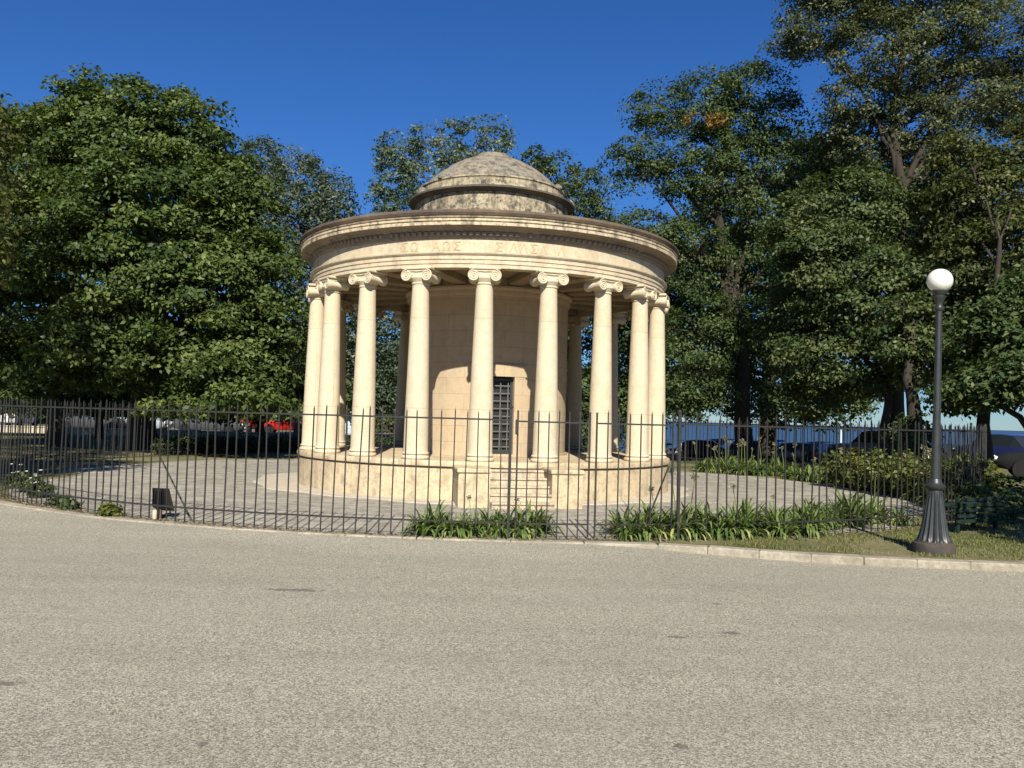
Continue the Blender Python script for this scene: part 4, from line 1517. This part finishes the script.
# ------------------------------------------------------------------ cars and walls behind
def make_car(label, x, y, rz, col, van=False, group=None):
    t = thing('parked_van' if van else 'parked_car', label, 'van' if van else 'car', (x, y, gz(x, y) + .02), rz, group)
    H = 1.95 if van else 1.45
    belt = 1.12 if van else .92
    if van:
        st = [(-2.3, .45, .80, .78), (-2.25, .35, .85, belt + .02), (-2.15, .32, .88, H - .12), (-2.0, .3, .9, H), (.5, .3, .9, H), (.85, .3, .9, H - .05), (1.55, .3, .88, belt + .04), (2.15, .32, .84, .92), (2.32, .4, .74, .7)]
        cab = (3, 6)
    else:
        st = [(-2.1, .45, .72, .72), (-2.05, .36, .80, belt), (-1.75, .3, .85, belt + .03), (-1.2, .28, .87, H - .06), (-.5, .28, .88, H), (.35, .28, .88, H - .03), (1.05, .28, .87, belt + .03), (1.75, .3, .84, .80), (2.02, .36, .76, .68), (2.1, .45, .68, .55)]
        cab = (2, 6)
    rings = []
    for (sx, zb, w, top) in st:
        b = min(belt, top)
        wr = w * (.76 if top > belt + .1 else .9)
        rings.append([(sx, -w * .9, zb), (sx, -w, zb + .12), (sx, -w, (zb + b) / 2 + .1), (sx, -w * .97, b - .005), (sx, -wr, max(top - .03, b)), (sx, -wr * .8, top),
                      (sx, wr * .8, top), (sx, wr, max(top - .03, b)), (sx, w * .97, b - .005), (sx, w, (zb + b) / 2 + .1), (sx, w, zb + .12), (sx, w * .9, zb)])
    vs = [p for r in rings for p in r]
    K = 12
    body, glass = [], []
    for i in range(len(rings) - 1):
        for j in range(K):
            j2 = (j + 1) % K
            f = (i * K + j, i * K + j2, (i + 1) * K + j2, (i + 1) * K + j)
            side = j in (3, 7)
            top = j in (4, 5, 6)
            screen = (i == cab[1] - 1 or (i == cab[0] and not van))
            if side and cab[0] <= i < cab[1] and not (van and i == 3):
                glass.append(f)
            elif top and screen:
                glass.append(f)
            else:
                body.append(f)
    body.append(tuple(range(K)))
    body.append(tuple((len(rings) - 1) * K + k for k in range(K))[::-1])
    b = MB()
    b.v, b.f = vs, body
    bo = b.build('body', col, t, 40)
    g = MB()
    g.v, g.f = list(vs), glass
    g.build('window', M['glass'], t)
    ty = MB().lathe([(.16, -.10), (.30, -.10), (.325, -.06), (.325, .06), (.30, .10), (.16, .10)], 20).xform(Matrix.Rotation(PI / 2, 4, 'X')).mesh('wheel', M['rubber'], 40)
    rm = MB().lathe([(.0, -.09), (.18, -.085), (.19, -.06), (.19, .06), (.18, .085), (0, .09)], 16).xform(Matrix.Rotation(PI / 2, 4, 'X')).mesh('rim', M['rim'], 40)
    for wx in (-1.32, 1.32):
        for s in (-1, 1):
            wh = link('wheel', ty, t, (wx, s * .82, .325))
            link('rim', rm, wh)
    for s in (-1, 1):
        MB().box((2.06 if not van else 2.24, s * .52, .66 if not van else .8), (.09, .30, .13), 0, .02).build('headlight', M['lampclear'], t)
        MB().box((-2.06 if not van else -2.26, s * .58, .80), (.07, .22, .16), 0, .02).build('tail_light', M['lampred'], t)
    MB().box((2.09 if not van else 2.3, 0, .47), (.06, .52, .11)).build('number_plate', M['whiteflower'], t)
    return t


P_white = paint('white_paint', (.62, .62, .60))
P_red = paint('red_paint', (.42, .015, .012))
P_dark = paint('dark_paint', (.012, .014, .017))
P_grey = paint('grey_paint', (.06, .065, .07))
P_silver = paint('silver_paint', (.30, .33, .36))
P_blue = paint('blue_paint', (.025, .032, .14))
P_pale = paint('pale_blue_paint', (.42, .48, .54))


def at(px, Y):
    p = W(px, 425, Y)
    return p[0], Y


lw = thing('low_wall', 'low pale stone wall beyond the trees on the left', 'wall', (-12, 46, 0))
MB().box((-24, 0, .15), (50, .3, .34), 0, .02).box((-24, 0, .345), (50, .38, .07), 0, .02).build('wall_body', M['concrete'], lw)
x, y = at(104, 60)
make_car('white car farther back, seen between the two left trunks', x, y, PI / 2 - .3, P_white)
x, y = at(14, 55)
make_car('white car at the far left behind the low wall', x, y, PI / 2 + .2, P_white)
x, y = at(95, 50)
make_car('dark grey car parked behind the low wall, between the two left trunks', x, y, .05, P_grey)
x, y = at(135, 51)
make_car('silver car behind the low wall and the thick trunk', x, y, 0, P_silver)
x, y = at(212, 51)
make_car('dark car behind the low hanging branches', x, y, 0, P_grey)
x, y = at(241, 56)
make_car('red car seen end-on under the hanging branches', x, y, PI / 2 + .1, P_red)
x, y = at(291, 57)
make_car('red car parked just left of the columns', x, y, .15, P_red)
x, y = at(349, 48)
make_car('pale van seen between the two left columns', x, y, PI / 2 + .25, P_pale, True)
for px, Y, col, lab in ((705, 47, P_dark, 'dark car on the quay nearest the columns'), (752, 49, P_grey, 'grey car on the quay behind the thick trunks'), (800, 46, P_dark, 'black car on the quay behind the middle of the agapanthus bed'), (850, 45, P_dark, 'black car on the quay left of the slanting trunk'),
                       (945, 43, P_dark, 'black car on the quay behind the lamp post'),
                       (728, 53, P_dark, 'dark car in the farther quay row, left of the two thick trunks'), (776, 54, P_grey, 'grey car in the farther quay row, right of the two thick trunks'),
                       (826, 52, P_dark, 'dark car in the farther quay row beside the white pole'), (915, 51, P_dark, 'dark car in the farther quay row behind the ivy clad trunk')):
    x, y = at(px, Y)
    make_car(lab, x, y, random.uniform(-.08, .08), col)
x, y = at(893, 34)
make_car('silver blue car seen end-on beside the slanting trunk', x, y, -PI / 2 + .1, P_silver)
x, y = at(1003, 36)
make_car('blue car at the right edge before the sea', x, y, PI / 2 + .25, P_blue)
x, y = at(1068, 27)
make_car('dark car half cut off by the right picture edge', x, y, PI * .85, NT('dusty_dark_paint').done((.014, .015, .016), .75, spec=.12))
# white marker pole on the quay
x, y = at(841, 60)
po = thing('marker_pole', 'thin white pole on the quay against the sea', 'pole', (x, y, gz(x, y)))
MB().lathe([(.12, -.05), (.12, .05), (.07, .08), (.06, 2.2), (.0, 2.22)], 12).build('shaft', M['whiteflower'], po, 40)


# white scooter on the quay just right of the columns
x, y = at(671, 40)
sc = thing('parked_scooter', 'white scooter parked beyond the fence beside the last column', 'scooter', (x, y, gz(x, y)), .2)
MB().tube([(-.55, 0, .55), (-.35, 0, .62), (-.1, 0, .42), (.25, 0, .34), (.45, 0, .55), (.52, 0, .95)], [.12, .17, .12, .09, .13, .06], 10).build('body', P_white, sc, 50)
MB().box((-.3, 0, .80), (.62, .26, .10), 0, .03).build('seat', M['black'], sc)
MB().tube([(.52, -.3, 1.02), (.5, 0, 1.0), (.52, .3, 1.02)], .02, 6).build('handlebar', M['black'], sc)
wm = MB().lathe([(.10, -.05), (.22, -.05), (.25, 0), (.22, .05), (.10, .05)], 18).xform(Matrix.Rotation(PI / 2, 4, 'X')).mesh('wheel', M['rubber'], 40)
for wx in (-.55, .6):
    link('wheel', wm, sc, (wx, 0, .25))
